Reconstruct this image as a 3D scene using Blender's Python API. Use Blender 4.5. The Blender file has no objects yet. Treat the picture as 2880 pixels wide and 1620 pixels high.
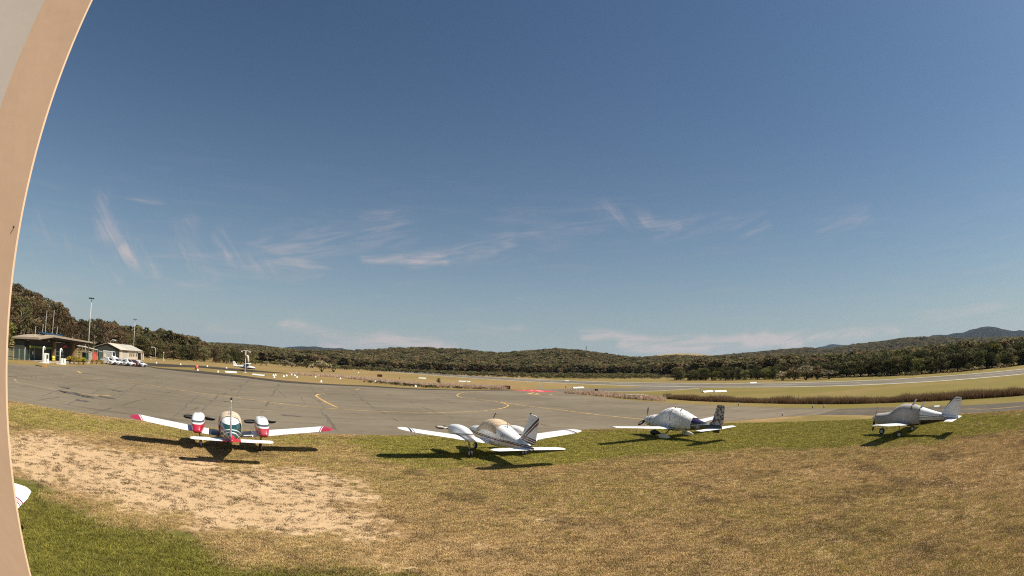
import bpy, bmesh, math, random
import numpy as np
from mathutils import Matrix, Vector

random.seed(7); np.random.seed(7)
R = math.radians
scene = bpy.context.scene
COL = scene.collection

# ------------------------------------------------------------------ camera
CAM_H = 5.2
cam_d = bpy.data.cameras.new('camera'); cam = bpy.data.objects.new('camera', cam_d); COL.objects.link(cam)
scene.camera = cam
cam_d.type = 'PANO'
cam_d.sensor_width = 36.0; cam_d.sensor_fit = 'HORIZONTAL'
cam_d.clip_start = 0.05; cam_d.clip_end = 60000
# wide webcam lens with barrel distortion: r = f (t + k t^3)
FMM, KD = 1514.13/80, -0.05
_t = np.linspace(0.001, 1.25, 400); _r = FMM*(_t + KD*_t**3)
_c = np.linalg.lstsq(np.stack([_r, _r**2, _r**3, _r**4], 1), _t, rcond=None)[0]
try:
    cy = cam_d.cycles; cy.panorama_type = 'FISHEYE_LENS_POLYNOMIAL'
except Exception:
    cy = cam_d; cy.panorama_type = 'FISHEYE_LENS_POLYNOMIAL'
cy.fisheye_fov = R(178)
cy.fisheye_polynomial_k0 = 0.0
for i in range(4): setattr(cy, 'fisheye_polynomial_k%d' % (i+1), -float(_c[i]))
PI_, RO = 0.14734, 0.02133
cp, sp, cr, sr = math.cos(PI_), math.sin(PI_), math.cos(RO), math.sin(RO)
right = Vector((cr, -sr*sp, sr*cp)); up = Vector((-sr, -cr*sp, cr*cp)); fwd = Vector((0, cp, sp))
M = Matrix.Identity(4)
for i, v in enumerate((right, up, -fwd)):
    M[0][i], M[1][i], M[2][i] = v
M[2][3] = CAM_H
cam.matrix_world = M

# ------------------------------------------------------------------ sun, sky, exposure
SUN_AZ, SUN_EL = R(97.95), R(53.4)          # azimuth clockwise from +Y
sun_dir = Vector((math.sin(SUN_AZ)*math.cos(SUN_EL), math.cos(SUN_AZ)*math.cos(SUN_EL), math.sin(SUN_EL)))
sd = bpy.data.lights.new('sun', 'SUN'); sd.energy = 5.0; sd.angle = R(0.5); sd.color = (1.0, .93, .80)
so = bpy.data.objects.new('sun', sd); COL.objects.link(so)
so.rotation_euler = sun_dir.to_track_quat('Z', 'Y').to_euler(); so.location = (60, -20, 80)

scene.view_settings.view_transform = 'Standard'; scene.view_settings.look = 'None'
scene.view_settings.gamma = 1.0; scene.view_settings.use_curve_mapping = False
scene.view_settings.exposure = 0.6
scene.cycles.use_denoising = False; scene.cycles.filter_width = 1.15; scene.cycles.use_adaptive_sampling = False
scene.cycles.max_bounces = 6; scene.cycles.diffuse_bounces = 3; scene.cycles.transparent_max_bounces = 6; scene.cycles.volume_bounces = 0

w = bpy.data.worlds.new('World'); scene.world = w; w.use_nodes = True
nt = w.node_tree; nt.nodes.clear()
def N(nt, typ, **kw):
    n = nt.nodes.new(typ)
    for k, v in kw.items():
        if k == 'inp':
            for a, b in v.items():
                if hasattr(b, 'is_output'): nt.links.new(b, n.inputs[a])
                else: n.inputs[a].default_value = b
        else: setattr(n, k, v)
    return n
def MATH(nt, op, a, b=0.0, c=0.0, clamp=False):
    n = nt.nodes.new('ShaderNodeMath'); n.operation = op; n.use_clamp = clamp
    for i, v in enumerate((a, b, c)):
        if hasattr(v, 'is_output'): nt.links.new(v, n.inputs[i])
        else: n.inputs[i].default_value = v
    return n.outputs[0]
def VMATH(nt, op, a, b=None):
    n = nt.nodes.new('ShaderNodeVectorMath'); n.operation = op
    for i, v in enumerate((a, b)):
        if v is None: continue
        if hasattr(v, 'is_output'): nt.links.new(v, n.inputs[i])
        else: n.inputs[i].default_value = v
    return n.outputs['Value'] if op in ('DOT_PRODUCT', 'LENGTH', 'DISTANCE') else n.outputs[0]
def MIXC(nt, f, a, b, blend='MIX'):
    n = nt.nodes.new('ShaderNodeMix'); n.data_type = 'RGBA'; n.blend_type = blend
    for s, v in ((0, f), (6, a), (7, b)):
        if hasattr(v, 'is_output'): nt.links.new(v, n.inputs[s])
        elif s == 0: n.inputs[0].default_value = v
        else: n.inputs[s].default_value = (*v, 1) if len(v) == 3 else v
    return n.outputs[2]
def MAPR(nt, v, a, b, c=0.0, d=1.0, smooth=True):
    n = nt.nodes.new('ShaderNodeMapRange'); n.interpolation_type = 'SMOOTHSTEP' if smooth else 'LINEAR'
    nt.links.new(v, n.inputs[0])
    for i, x in enumerate((a, b, c, d)): n.inputs[i+1].default_value = x
    return n.outputs[0]
def NOISE(nt, vec, scale, detail=3.0, rough=.55, dist=0.0):
    n = nt.nodes.new('ShaderNodeTexNoise'); n.inputs['Scale'].default_value = scale
    n.inputs['Detail'].default_value = detail; n.inputs['Roughness'].default_value = rough; n.inputs['Distortion'].default_value = dist
    if vec is not None: nt.links.new(vec, n.inputs['Vector'])
    return n.outputs[0]

sky = N(nt, 'ShaderNodeTexSky'); sky.sky_type = 'NISHITA'; sky.sun_disc = False
sky.sun_elevation = SUN_EL; sky.sun_rotation = SUN_AZ
sky.altitude = 10; sky.air_density = 1.2; sky.dust_density = 0.5; sky.ozone_density = 1.6
hsv = N(nt, 'ShaderNodeHueSaturation', inp={'Color': sky.outputs[0], 'Saturation': 1.04}); SKYC = MIXC(nt, 1.0, hsv.outputs[0], (.697, .811, .89), 'MULTIPLY')   # camera white balance
tc = N(nt, 'ShaderNodeTexCoord'); sep = N(nt, 'ShaderNodeSeparateXYZ', inp={0: tc.outputs['Generated']})
X, Y, Z = sep.outputs
az = MATH(nt, 'MULTIPLY', MATH(nt, 'ARCTAN2', X, Y), 57.2958)
el = MATH(nt, 'MULTIPLY', MATH(nt, 'ARCSINE', Z), 57.2958)
cmb = N(nt, 'ShaderNodeCombineXYZ', inp={0: az, 1: el, 2: 0.0})
# moist air whitening the sky towards the horizon, the same all round
hzf = MATH(nt, 'MULTIPLY', MATH(nt, 'POWER', 2.71828, MATH(nt, 'MULTIPLY', MATH(nt, 'MAXIMUM', el, 0.0), -1/8.5)), .75)
SKYC = MIXC(nt, hzf, SKYC, (5.2, 6.2, 7.0))
# wind-torn cirrus: the cloud field is warped so that no wisp is a clean stroke
wv = N(nt, 'ShaderNodeTexNoise'); wv.inputs['Scale'].default_value = .16; wv.inputs['Detail'].default_value = 4
nt.links.new(cmb.outputs[0], wv.inputs['Vector'])
warp = VMATH(nt, 'MULTIPLY', VMATH(nt, 'SUBTRACT', wv.outputs['Color'], (.5, .5, .5)), (4.5, 3.0, 0))
P = VMATH(nt, 'ADD', cmb.outputs[0], warp)
def fibre(angle, sx, sy):
    m = N(nt, 'ShaderNodeMapping', vector_type='TEXTURE', inp={0: cmb.outputs[0]}); m.inputs['Rotation'].default_value[2] = R(angle); m.inputs['Scale'].default_value = (1/sx, 1/sy, 1)
    return NOISE(nt, m.outputs[0], 1.0, 7.0, .64, .7)
f1, f2, f3 = fibre(2, .13, 1.1), fibre(-48, .16, .95), fibre(13, .14, 1.0)
def wisp(a, b, wd, amp, fib, lo=.36, hi=.78):
    ax, ay = a; bx, by = b; dx, dy = bx-ax, by-ay; L2 = dx*dx+dy*dy
    v = VMATH(nt, 'SUBTRACT', P, (ax, ay, 0))
    t = MATH(nt, 'DIVIDE', VMATH(nt, 'DOT_PRODUCT', v, (dx, dy, 0)), L2, clamp=True)
    q = N(nt, 'ShaderNodeVectorMath', operation='SCALE'); q.inputs[0].default_value = (dx, dy, 0); nt.links.new(t, q.inputs['Scale'])
    d = VMATH(nt, 'LENGTH', VMATH(nt, 'SUBTRACT', v, q.outputs[0]))
    m = MAPR(nt, d, wd, 0.0)
    return MATH(nt, 'MULTIPLY', MATH(nt, 'MULTIPLY', m, MAPR(nt, fib, lo, hi)), amp)
WISPS = [
 ((-46.82, 13.76), (-45.03, 10.45), 2.2, .55, f2), ((-45.10, 10.80), (-42.06, 8.08), 2.2, .60, f2), ((-42.59, 8.27), (-39.52, 7.12), 1.5, .95, f2),
 ((-47.13, 7.44), (-43.26, 5.79), .9, .5, f2), ((-36.42, 12.27), (-34.64, 10.65), 2.2, .35, f2), ((-36.79, 9.86), (-33.05, 7.71), 1.8, .4, f2),
 ((-32.07, 12.36), (-30.51, 10.16), 1.6, .45, f2), ((-30.96, 10.49), (-27.13, 8.45), 1.6, .42, f2), ((-42.86, 14.34), (-40.15, 13.62), 1.6, .4, f1),
 ((-37.95, 7.73), (-24.07, 9.64), 3.6, .32, f1), ((-26.78, 10.89), (-13.13, 14.32), 3.4, .45, f3), ((-25.25, 9.54), (-20.97, 10.26), 2.2, .4, f1),
 ((-15.52, 10.71), (-7.77, 11.00), 1.0, 1.1, f1), ((-10.10, 11.12), (-0.88, 12.97), 2.0, .5, f3), ((-16.74, 15.79), (-13.97, 15.97), .9, .5, f1),
 ((10.09, 17.02), (14.00, 15.45), 1.8, .40, f2), ((13.99, 15.33), (17.91, 14.40), 1.1, .6, f1), ((15.93, 14.46), (27.57, 15.00), 1.8, .5, f3),
 ((0.25, 14.89), (10.85, 16.07), 4.0, .25, f1), ((35.22, 13.80), (39.97, 14.82), 2.0, .3, f3), ((-53.80, 10.23), (-50.43, 8.99), 2.0, .3, f2),
 ((-24.36, 3.18), (-7.45, 2.39), 1.1, .9, f1, .28, .72), ((-20.42, 1.81), (-5.54, 2.04), .9, 1.15, f1, .28, .72), ((-3.70, 3.99), (0.85, 4.22), 1.0, .5, f1),
 ((8.07, 3.43), (25.34, 2.97), .9, 1.0, f1, .28, .72), ((11.88, 2.30), (31.22, 2.19), 1.0, 1.2, f1, .26, .70), ((25.34, 2.60), (42.13, 2.82), 1.0, .95, f3, .28, .72),
 ((45.52, 4.34), (54.06, 3.92), 2.0, .4, f1), ((-52.22, 3.71), (-49.20, 3.74), 1.2, .5, f1), ((-32.19, 2.41), (-27.48, 2.87), 1.0, .4, f1)]
tot = None
for a in WISPS:
    o = wisp(*a); tot = o if tot is None else MATH(nt, 'ADD', tot, o)
# a faint veil over the lower sky all round; the wisps stand only low in the sky, so they are skipped elsewhere
veil = MATH(nt, 'MULTIPLY', MATH(nt, 'MULTIPLY', MAPR(nt, el, 26.0, 8.0), MAPR(nt, f1, .45, .85)), .16)
CLOUDC = (8.7, 7.2, 6.9)
plain = MIXC(nt, MATH(nt, 'MULTIPLY', veil, 0.6), SKYC, CLOUDC)
tot = MATH(nt, 'MINIMUM', MATH(nt, 'ADD', tot, veil), 1.0)
skyc = MIXC(nt, MATH(nt, 'MULTIPLY', tot, 0.6), SKYC, CLOUDC)
band = MATH(nt, 'MULTIPLY', MATH(nt, 'MULTIPLY', MATH(nt, 'GREATER_THAN', el, -.5), MATH(nt, 'LESS_THAN', el, 24.0)), MATH(nt, 'LESS_THAN', MATH(nt, 'ABSOLUTE', az), 66.0))
w.cycles.sampling_method = 'MANUAL'; w.cycles.sample_map_resolution = 256
bg1 = N(nt, 'ShaderNodeBackground', inp={0: plain, 1: 0.05}); bg2 = N(nt, 'ShaderNodeBackground', inp={0: skyc, 1: 0.05})
mx = N(nt, 'ShaderNodeMixShader', inp={0: band, 1: bg1.outputs[0], 2: bg2.outputs[0]}); wo = N(nt, 'ShaderNodeOutputWorld', inp={0: mx.outputs[0]})

# ------------------------------------------------------------------ helpers
def tag(o, label=None, cat=None, group=None, kind=None):
    if label: o['label'] = label
    if cat: o['category'] = cat
    if group: o['group'] = group
    if kind: o['kind'] = kind
    return o
def empty(name, loc=(0, 0, 0), rz=0.0, label=None, cat=None, group=None):
    o = bpy.data.objects.new(name, None); COL.objects.link(o); o.empty_display_size = .2
    o.location = loc; o.rotation_euler = (0, 0, rz); return tag(o, label, cat, group)
def obj(name, me, mat, parent=None, smooth=False):
    o = bpy.data.objects.new(name, me); COL.objects.link(o)
    if mat is not None and not me.materials:
        for m in (mat if isinstance(mat, (list, tuple)) else [mat]): me.materials.append(m)
    if smooth: me.polygons.foreach_set('use_smooth', [True]*len(me.polygons))
    if parent: o.parent = parent
    return o
class MB:
    def __init__(s): s.v = []; s.f = []; s.mi = []; s.m = 0
    def add(s, vs, fs):
        b = len(s.v); s.v += [tuple(p) for p in vs]
        for f in fs: s.f.append(tuple(i+b for i in f)); s.mi.append(s.m)
        return s
    def box(s, c, d, rz=0.0, taper=1.0, pivot=None):
        x, y, z = d[0]/2, d[1]/2, d[2]/2; ca, sa = math.cos(rz), math.sin(rz); vs = []
        for k in (-1, 1):
            t = taper if k > 0 else 1.0
            for i, j in ((-1, -1), (1, -1), (1, 1), (-1, 1)):
                a, b = i*x*t, j*y*t; vs.append((c[0]+a*ca-b*sa, c[1]+a*sa+b*ca, c[2]+k*z))
        return s.add(vs, [(0, 3, 2, 1), (4, 5, 6, 7), (0, 1, 5, 4), (1, 2, 6, 5), (2, 3, 7, 6), (3, 0, 4, 7)])
    def tube(s, pts, r, n=8, cap=True):
        pts = [Vector(p) for p in pts]; rs = r if isinstance(r, (list, tuple)) else [r]*len(pts); vs = []; fs = []
        u = None
        for i, p in enumerate(pts):
            d = (pts[min(i+1, len(pts)-1)]-pts[max(i-1, 0)]).normalized()
            if u is None or abs(u.dot(d)) > .95: u = d.orthogonal().normalized()
            u = (u-d*u.dot(d)).normalized(); v = d.cross(u)
            for k in range(n):
                a = 2*math.pi*k/n; vs.append(p+(u*math.cos(a)+v*math.sin(a))*rs[i])
        for i in range(len(pts)-1):
            for k in range(n): fs.append((i*n+k, i*n+(k+1) % n, (i+1)*n+(k+1) % n, (i+1)*n+k))
        if cap: fs += [tuple(range(n))[::-1], tuple((len(pts)-1)*n+k for k in range(n))]
        return s.add(vs, fs)
    def rings(s, rings, cap=True):
        n = len(rings[0]); vs = [p for r in rings for p in r]; fs = []
        for i in range(len(rings)-1):
            for k in range(n): fs.append((i*n+k, i*n+(k+1) % n, (i+1)*n+(k+1) % n, (i+1)*n+k))
        if cap: fs += [tuple(range(n))[::-1], tuple((len(rings)-1)*n+k for k in range(n))]
        return s.add(vs, fs)
    def prism(s, poly, z0, z1):
        n = len(poly); vs = [(p[0], p[1], z0) for p in poly]+[(p[0], p[1], z1) for p in poly]
        return s.add(vs, [tuple(range(n))[::-1], tuple(range(n, 2*n))]+[(i, (i+1) % n, n+(i+1) % n, n+i) for i in range(n)])
    def mesh(s, name='mesh', fix=True):
        me = bpy.data.meshes.new(name); me.from_pydata(s.v, [], s.f)
        me.polygons.foreach_set('material_index', s.mi); me.update()
        if fix:
            bm = bmesh.new(); bm.from_mesh(me); bmesh.ops.recalc_face_normals(bm, faces=bm.faces); bm.to_mesh(me); bm.free()
        return me
    def build(s, name, mat, parent=None, smooth=False): return obj(name, s.mesh(name), mat, parent, smooth)

MATS = {}
def bsdf_mat(name):
    m = bpy.data.materials.new(name); m.use_nodes = True; t = m.node_tree
    return m, t, t.nodes['Principled BSDF']
def mat(name, col, rough=.6, var=.12, scale=6.0, bump=0.0, metal=0.0, spec=.5, bscale=None, trans=0.0):
    """plain procedural paint/cloth/metal with a little uneven tone"""
    if name in MATS: return MATS[name]
    m, t, b = bsdf_mat(name); MATS[name] = m
    tcn = N(t, 'ShaderNodeTexCoord'); nz = NOISE(t, tcn.outputs['Object'], scale, 4.0)
    c = MIXC(t, MAPR(t, nz, .3, .7), tuple(x*(1-var) for x in col), tuple(min(1, x*(1+var*.6)) for x in col))
    t.links.new(c, b.inputs['Base Color']); b.inputs['Roughness'].default_value = rough
    b.inputs['Metallic'].default_value = metal; b.inputs['Specular IOR Level'].default_value = spec
    if bump:
        bn = N(t, 'ShaderNodeBump', inp={'Strength': bump, 'Distance': .05}); t.links.new(NOISE(t, tcn.outputs['Object'], bscale or scale*2, 4.0), bn.inputs['Height'])
        t.links.new(bn.outputs[0], b.inputs['Normal'])
    return m
def paint(name, base, regions, rough=.35, absy=True, extra=None):
    """gloss paint with flat painted stripes; regions: list of ([(nx,ny,nz,c0,c1),...], colour) in object space (|y|)"""
    m, t, b = bsdf_mat(name); MATS[name] = m
    tcn = N(t, 'ShaderNodeTexCoord'); v = tcn.outputs['Object']
    if absy:
        s = N(t, 'ShaderNodeSeparateXYZ', inp={0: v}); v = N(t, 'ShaderNodeCombineXYZ', inp={0: s.outputs[0], 1: MATH(t, 'ABSOLUTE', s.outputs[1]), 2: s.outputs[2]}).outputs[0]
    nz = NOISE(t, tcn.outputs['Object'], 2.5, 4.0)
    c = MIXC(t, MAPR(t, nz, .3, .7), tuple(x*.93 for x in base), base)
    for conds, col in regions:
        msk = None
        for nx, ny, nz_, c0, c1 in conds:
            d = VMATH(t, 'DOT_PRODUCT', v, (nx, ny, nz_))
            k = MATH(t, 'MULTIPLY', MATH(t, 'GREATER_THAN', d, c0), MATH(t, 'LESS_THAN', d, c1))
            msk = k if msk is None else MATH(t, 'MULTIPLY', msk, k)
        c = MIXC(t, msk, c, col)
    # skin joints and a film of dust on the metal
    so_ = N(t, 'ShaderNodeSeparateXYZ', inp={0: tcn.outputs['Object']}); jl = None
    for o_, per in ((0, .62), (1, .55)):
        u = MATH(t, 'FRACT', MATH(t, 'DIVIDE', MATH(t, 'ADD', so_.outputs[o_], 20.17), per)); k = MATH(t, 'LESS_THAN', u, .016/per); jl = k if jl is None else MATH(t, 'MAXIMUM', jl, k)
    c = MIXC(t, MATH(t, 'MULTIPLY', jl, .22), c, (.2, .19, .18))
    c = MIXC(t, MATH(t, 'MULTIPLY', MAPR(t, NOISE(t, tcn.outputs['Object'], 1.1, 6, .7), .5, .75), .16), c, (.36, .32, .26))
    t.links.new(c, b.inputs['Base Color']); b.inputs['Roughness'].default_value = rough
    b.inputs['Coat Weight'].default_value = .25; b.inputs['Coat Roughness'].default_value = .12
    return m
# ------------------------------------------------------------------ the ground sheet
def poly_sd(px, py, poly):
    """signed distance (positive inside) of points to a polygon"""
    poly = np.array(poly, float); d = np.full(px.shape, 1e9); ins = np.zeros(px.shape, bool); n = len(poly)
    for i in range(n):
        a, b = poly[i], poly[(i+1) % n]; e = b-a
        t = np.clip(((px-a[0])*e[0]+(py-a[1])*e[1])/max(e@e, 1e-9), 0, 1)
        d = np.minimum(d, np.hypot(px-a[0]-t*e[0], py-a[1]-t*e[1]))
        c = ((a[1] > py) != (b[1] > py))
        xi = (b[0]-a[0])*(py-a[1])/((b[1]-a[1]) if b[1] != a[1] else 1e-9)+a[0]
        ins ^= c & (px < xi)
    return np.where(ins, d, -d)
_lat = np.random.rand(256, 256)
def vnoise(x, y, s):
    x = x/s; y = y/s; xi = np.floor(x).astype(int); yi = np.floor(y).astype(int); fx = x-xi; fy = y-yi
    fx = fx*fx*(3-2*fx); fy = fy*fy*(3-2*fy); L = lambda a, b: _lat[a % 256, b % 256]
    return (L(xi, yi)*(1-fx)+L(xi+1, yi)*fx)*(1-fy)+(L(xi, yi+1)*(1-fx)+L(xi+1, yi+1)*fx)*fy
def fbm(x, y, s): return (vnoise(x, y, s)+.5*vnoise(x+91, y+17, s/2)+.25*vnoise(x+31, y+57, s/4))/1.75
SAND = [(-24.98, 10.86), (-23.86, 15.91), (-22.80, 18.73), (-18.70, 20.03), (-15.77, 21.01), (-12.84, 21.13), (-10.45, 23.28), (-8.03, 23.17), (-5.77, 21.14), (-4.43, 18.09), (-4.56, 15.73), (-5.83, 14.33), (-7.54, 13.87), (-9.92, 13.79), (-12.71, 13.39), (-15.17, 12.43), (-17.08, 11.77), (-17.47, 11.45), (-18.28, 8.64)]
LUSH = [(-17.94, 8.46), (-16.84, 11.00), (-15.09, 11.57), (-12.22, 11.33), (-9.63, 11.39), (-7.14, 11.36), (-5.14, 11.74), (-3.63, 12.03), (-2.46, 11.92), (-1.80, 8.78), (-5.28, 4.13), (-30, 0)]
GREEN = [(-11.48, 32.51), (-9.14, 36.42), (6.66, 43.78), (20.88, 46.22), (29.69, 46.56), (33.27, 40.00), (41.53, 26.39), (33.13, 20.94), (22.40, 25.22), (14.79, 30.85), (5.67, 29.05), (-0.17, 27.59), (-5.93, 28.41), (-9.73, 30.08)]
GREEN2 = [(-34.16, 18.52), (-31.97, 25.21), (-25.49, 27.83), (-20.07, 31.25), (-11.42, 35.32), (-10.15, 31.38), (-16.00, 27.26), (-21.37, 22.94), (-26.24, 17.54), (-27.99, 15.10)]
def ground_fields(x, y):
    wb = (fbm(x, y, 3.0)-.5); wc = fbm(x+200, y+90, 1.1)-.5
    sand = np.clip(.68+(poly_sd(x, y, SAND)+wb*4.0+wc*2.2)/3.4, 0, 1)
    f2 = np.clip((fbm(x+50, y-70, 4.0)-.54)*6, 0, 1)*np.clip(1.25-np.hypot((x-4)/20, (y-17)/11)**2, 0, 1)*.42
    sand = np.maximum(sand, f2)
    lush = np.clip(.5+(poly_sd(x, y, LUSH)+wb*2.6+wc*1.2)/2.4, 0, 1)
    green = np.clip(.5+(poly_sd(x, y, GREEN)+wb*6+wc*2+.5)/3.4, 0, 1)*.85
    green = np.maximum(green, np.clip(.5+(poly_sd(x, y, GREEN2)+wb*3)/2.5, 0, 1)*.55)
    far = np.hypot(x, y) > 56
    green = np.where(far, np.where(x > 18, .72, .40)+.35*np.clip((fbm(x, y, 26.)-.4)*3, 0, 1), np.maximum(green, .28*np.clip((fbm(x+9, y+5, 7.)-.45)*4, 0, 1)))
    return sand, lush, green
def axis(lo, hi, step, far, grow=1.18):
    a = list(np.arange(lo, hi+1e-6, step)); s = step; p = hi
    while p < far: s *= grow; p += s; a.append(p)
    s = step; p = lo; b = []
    while p > -far: s *= grow; p -= s; b.append(p)
    return np.array(b[::-1]+a)
gx, gy = axis(-44, 44, .36, 16000), axis(-3, 54, .36, 16000)
XX, YY = np.meshgrid(gx, gy); nx_, ny_ = len(gx), len(gy)
co = np.stack([XX.ravel(), YY.ravel(), np.zeros(XX.size)], 1)
idx = np.arange(nx_*ny_).reshape(ny_, nx_)
quads = np.stack([idx[:-1, :-1], idx[:-1, 1:], idx[1:, 1:], idx[1:, :-1]], -1).reshape(-1, 4)
def np_mesh(name, co, quads):
    me = bpy.data.meshes.new(name); k = quads.shape[1]
    me.vertices.add(len(co)); me.vertices.foreach_set('co', np.asarray(co, np.float32).ravel())
    me.loops.add(quads.size); me.loops.foreach_set('vertex_index', quads.astype(np.int32).ravel())
    me.polygons.add(len(quads)); me.polygons.foreach_set('loop_start', np.arange(0, quads.size, k, dtype=np.int32))
    me.polygons.foreach_set('loop_total', np.full(len(quads), k, np.int32)); me.update(calc_edges=True); me.validate(); return me
gme = np_mesh('ground', co, quads)
sa_, lu_, gr_ = ground_fields(co[:, 0], co[:, 1])
for nm, arr in (('sand', sa_), ('lush', lu_), ('green', gr_)):
    at = gme.attributes.new(nm, 'FLOAT', 'POINT'); at.data.foreach_set('value', arr.astype(np.float32))

C_DRY, C_DRY2, C_GRN, C_LUSH, C_SAND, C_SAND2 = (.345, .22, .105), (.25, .158, .076), (.185, .158, .038), (.115, .115, .025), (.55, .385, .225), (.46, .315, .178)
def ground_material():
    m, t, b = bsdf_mat('ground'); geo = N(t, 'ShaderNodeNewGeometry'); p = geo.outputs['Position']
    at = lambda n: N(t, 'ShaderNodeAttribute', attribute_name=n).outputs['Fac']
    n1, n2, n3 = NOISE(t, p, .45, 5, .6), NOISE(t, p, 3.2, 5, .65), NOISE(t, p, 14., 4, .7)
    n4 = NOISE(t, p, .07, 4, .6)
    dry = MIXC(t, MAPR(t, n2, .32, .68), C_DRY2, C_DRY)
    dry = MIXC(t, MATH(t, 'MULTIPLY', MAPR(t, n1, .4, .62), .55), dry, (.40, .285, .145))
    grn = MIXC(t, MAPR(t, n2, .3, .7), tuple(c*.7 for c in C_GRN), C_GRN)
    g = MATH(t, 'ADD', at('green'), MATH(t, 'MULTIPLY', MATH(t, 'SUBTRACT', n2, .5), .9), clamp=True)
    c = MIXC(t, MATH(t, 'MULTIPLY', g, .95), dry, grn)
    c = MIXC(t, MATH(t, 'MULTIPLY', MAPR(t, n4, .45, .62), .35), c, tuple(x*.8 for x in C_DRY))
    c = MIXC(t, MATH(t, 'MULTIPLY', MAPR(t, NOISE(t, p, .33, 5, .65), .52, .66), .55), c, (.17, .115, .062))
    sandc = MIXC(t, MAPR(t, n1, .3, .7), C_SAND2, C_SAND)
    smask = MAPR(t, MATH(t, 'ADD', at('sand'), MATH(t, 'ADD', MATH(t, 'MULTIPLY', MATH(t, 'SUBTRACT', n2, .52), 2.6), MATH(t, 'MULTIPLY', MATH(t, 'SUBTRACT', n1, .5), 1.3))), .42, .78)
    smask = MATH(t, 'MULTIPLY', smask, MAPR(t, at('sand'), .02, .3))
    c = MIXC(t, smask, c, sandc)
    lus = MIXC(t, MAPR(t, n2, .3, .7), tuple(x*.72 for x in C_LUSH), tuple(x*1.15 for x in C_LUSH))
    lm_ = MAPR(t, MATH(t, 'ADD', at('lush'), MATH(t, 'MULTIPLY', MATH(t, 'SUBTRACT', n2, .5), .6)), .3, .7)
    c = MIXC(t, lm_, c, lus)
    c = MIXC(t, .38, c, MIXC(t, MAPR(t, n3, .3, .7), (.35, .33, .3), (1.25, 1.22, 1.2)), 'MULTIPLY')
    t.links.new(c, b.inputs['Base Color']); b.inputs['Roughness'].default_value = .95; b.inputs['Specular IOR Level'].default_value = .1
    bn = N(t, 'ShaderNodeBump', inp={'Strength': .55, 'Distance': .06}); t.links.new(MATH(t, 'ADD', n3, MATH(t, 'MULTIPLY', n2, 1.5)), bn.inputs['Height'])
    t.links.new(bn.outputs[0], b.inputs['Normal']); return m
ground = obj('ground', gme, ground_material()); tag(ground, kind='structure')

# ------------------------------------------------------------------ pavements
def asphalt(name, col, dark, joints=True, stain=.5, ang=23.0):
    m, t, b = bsdf_mat(name); geo = N(t, 'ShaderNodeNewGeometry'); p = geo.outputs['Position']
    mp = N(t, 'ShaderNodeMapping', inp={0: p}); mp.inputs['Rotation'].default_value[2] = R(-ang)
    st = N(t, 'ShaderNodeMapping', inp={0: mp.outputs[0]}); st.inputs['Scale'].default_value = (.05, .8, 1)
    n1, n2, n3 = NOISE(t, p, .06, 5, .6), NOISE(t, p, 1.3, 5, .65), NOISE(t, st.outputs[0], 1.0, 5, .6)
    c = MIXC(t, MAPR(t, n1, .35, .65), tuple(x*.86 for x in col), tuple(x*1.1 for x in col))
    c = MIXC(t, MATH(t, 'MULTIPLY', MAPR(t, n3, .50, .70), stain), c, dark)
    c = MIXC(t, .25, c, MIXC(t, MAPR(t, n2, .3, .7), (.6, .6, .6), (1.15, 1.15, 1.15)), 'MULTIPLY')
    if joints:
        s = N(t, 'ShaderNodeSeparateXYZ', inp={0: mp.outputs[0]})
        wob = MATH(t, 'MULTIPLY', MATH(t, 'SUBTRACT', NOISE(t, p, .5, 3), .5), .9)
        for o_, per, amp in ((1, 4.6, .3), (0, 6.2, .6)):
            u = MATH(t, 'FRACT', MATH(t, 'DIVIDE', MATH(t, 'ADD', s.outputs[o_], wob), per))
            ln = MATH(t, 'LESS_THAN', MATH(t, 'ABSOLUTE', MATH(t, 'SUBTRACT', u, .5)), .13/per)
            brk = MAPR(t, NOISE(t, p, .16, 3), .45, .58)
            c = MIXC(t, MATH(t, 'MULTIPLY', MATH(t, 'MULTIPLY', ln, brk), amp), c, dark)
        oil = MAPR(t, NOISE(t, p, .28, 6, .7), .60, .74)
        c = MIXC(t, MATH(t, 'MULTIPLY', oil, .45), c, dark)
        tyre = MAPR(t, NOISE(t, st.outputs[0], 2.6, 6, .7, .4), .55, .72)
        c = MIXC(t, MATH(t, 'MULTIPLY', tyre, .35), c, dark)
    t.links.new(c, b.inputs['Base Color']); b.inputs['Roughness'].default_value = .92; b.inputs['Specular IOR Level'].default_value = .08
    bn = N(t, 'ShaderNodeBump', inp={'Strength': .2, 'Distance': .01}); t.links.new(NOISE(t, p, 30., 3), bn.inputs['Height']); t.links.new(bn.outputs[0], b.inputs['Normal'])
    return m
M_APRON = asphalt('apron_asphalt', (.172, .142, .102), (.075, .062, .047), True, .42)
M_DARK = asphalt('dark_asphalt', (.055, .047, .037), (.04, .034, .027), False, .6)
M_MID = asphalt('taxiway_asphalt', (.105, .09, .07), (.07, .06, .05), False, .5, 45)
M_RUN = asphalt('runway_asphalt', (.16, .138, .108), (.075, .064, .05), False, .7, 123)
def catmull(pts, n=6, closed=False):
    out = []; k = len(pts)
    for i in range(k-1 if not closed else k):
        p = [pts[(i+j-1) % k] if closed else pts[min(max(i+j-1, 0), k-1)] for j in range(4)]
        for s in range(n):
            t = s/n; out.append(tuple(.5*((2*p[1][d])+(-p[0][d]+p[2][d])*t+(2*p[0][d]-5*p[1][d]+4*p[2][d]-p[3][d])*t*t+(-p[0][d]+3*p[1][d]-3*p[2][d]+p[3][d])*t**3) for d in range(2)))
    if not closed: out.append(tuple(pts[-1][:2]))
    return out
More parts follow.
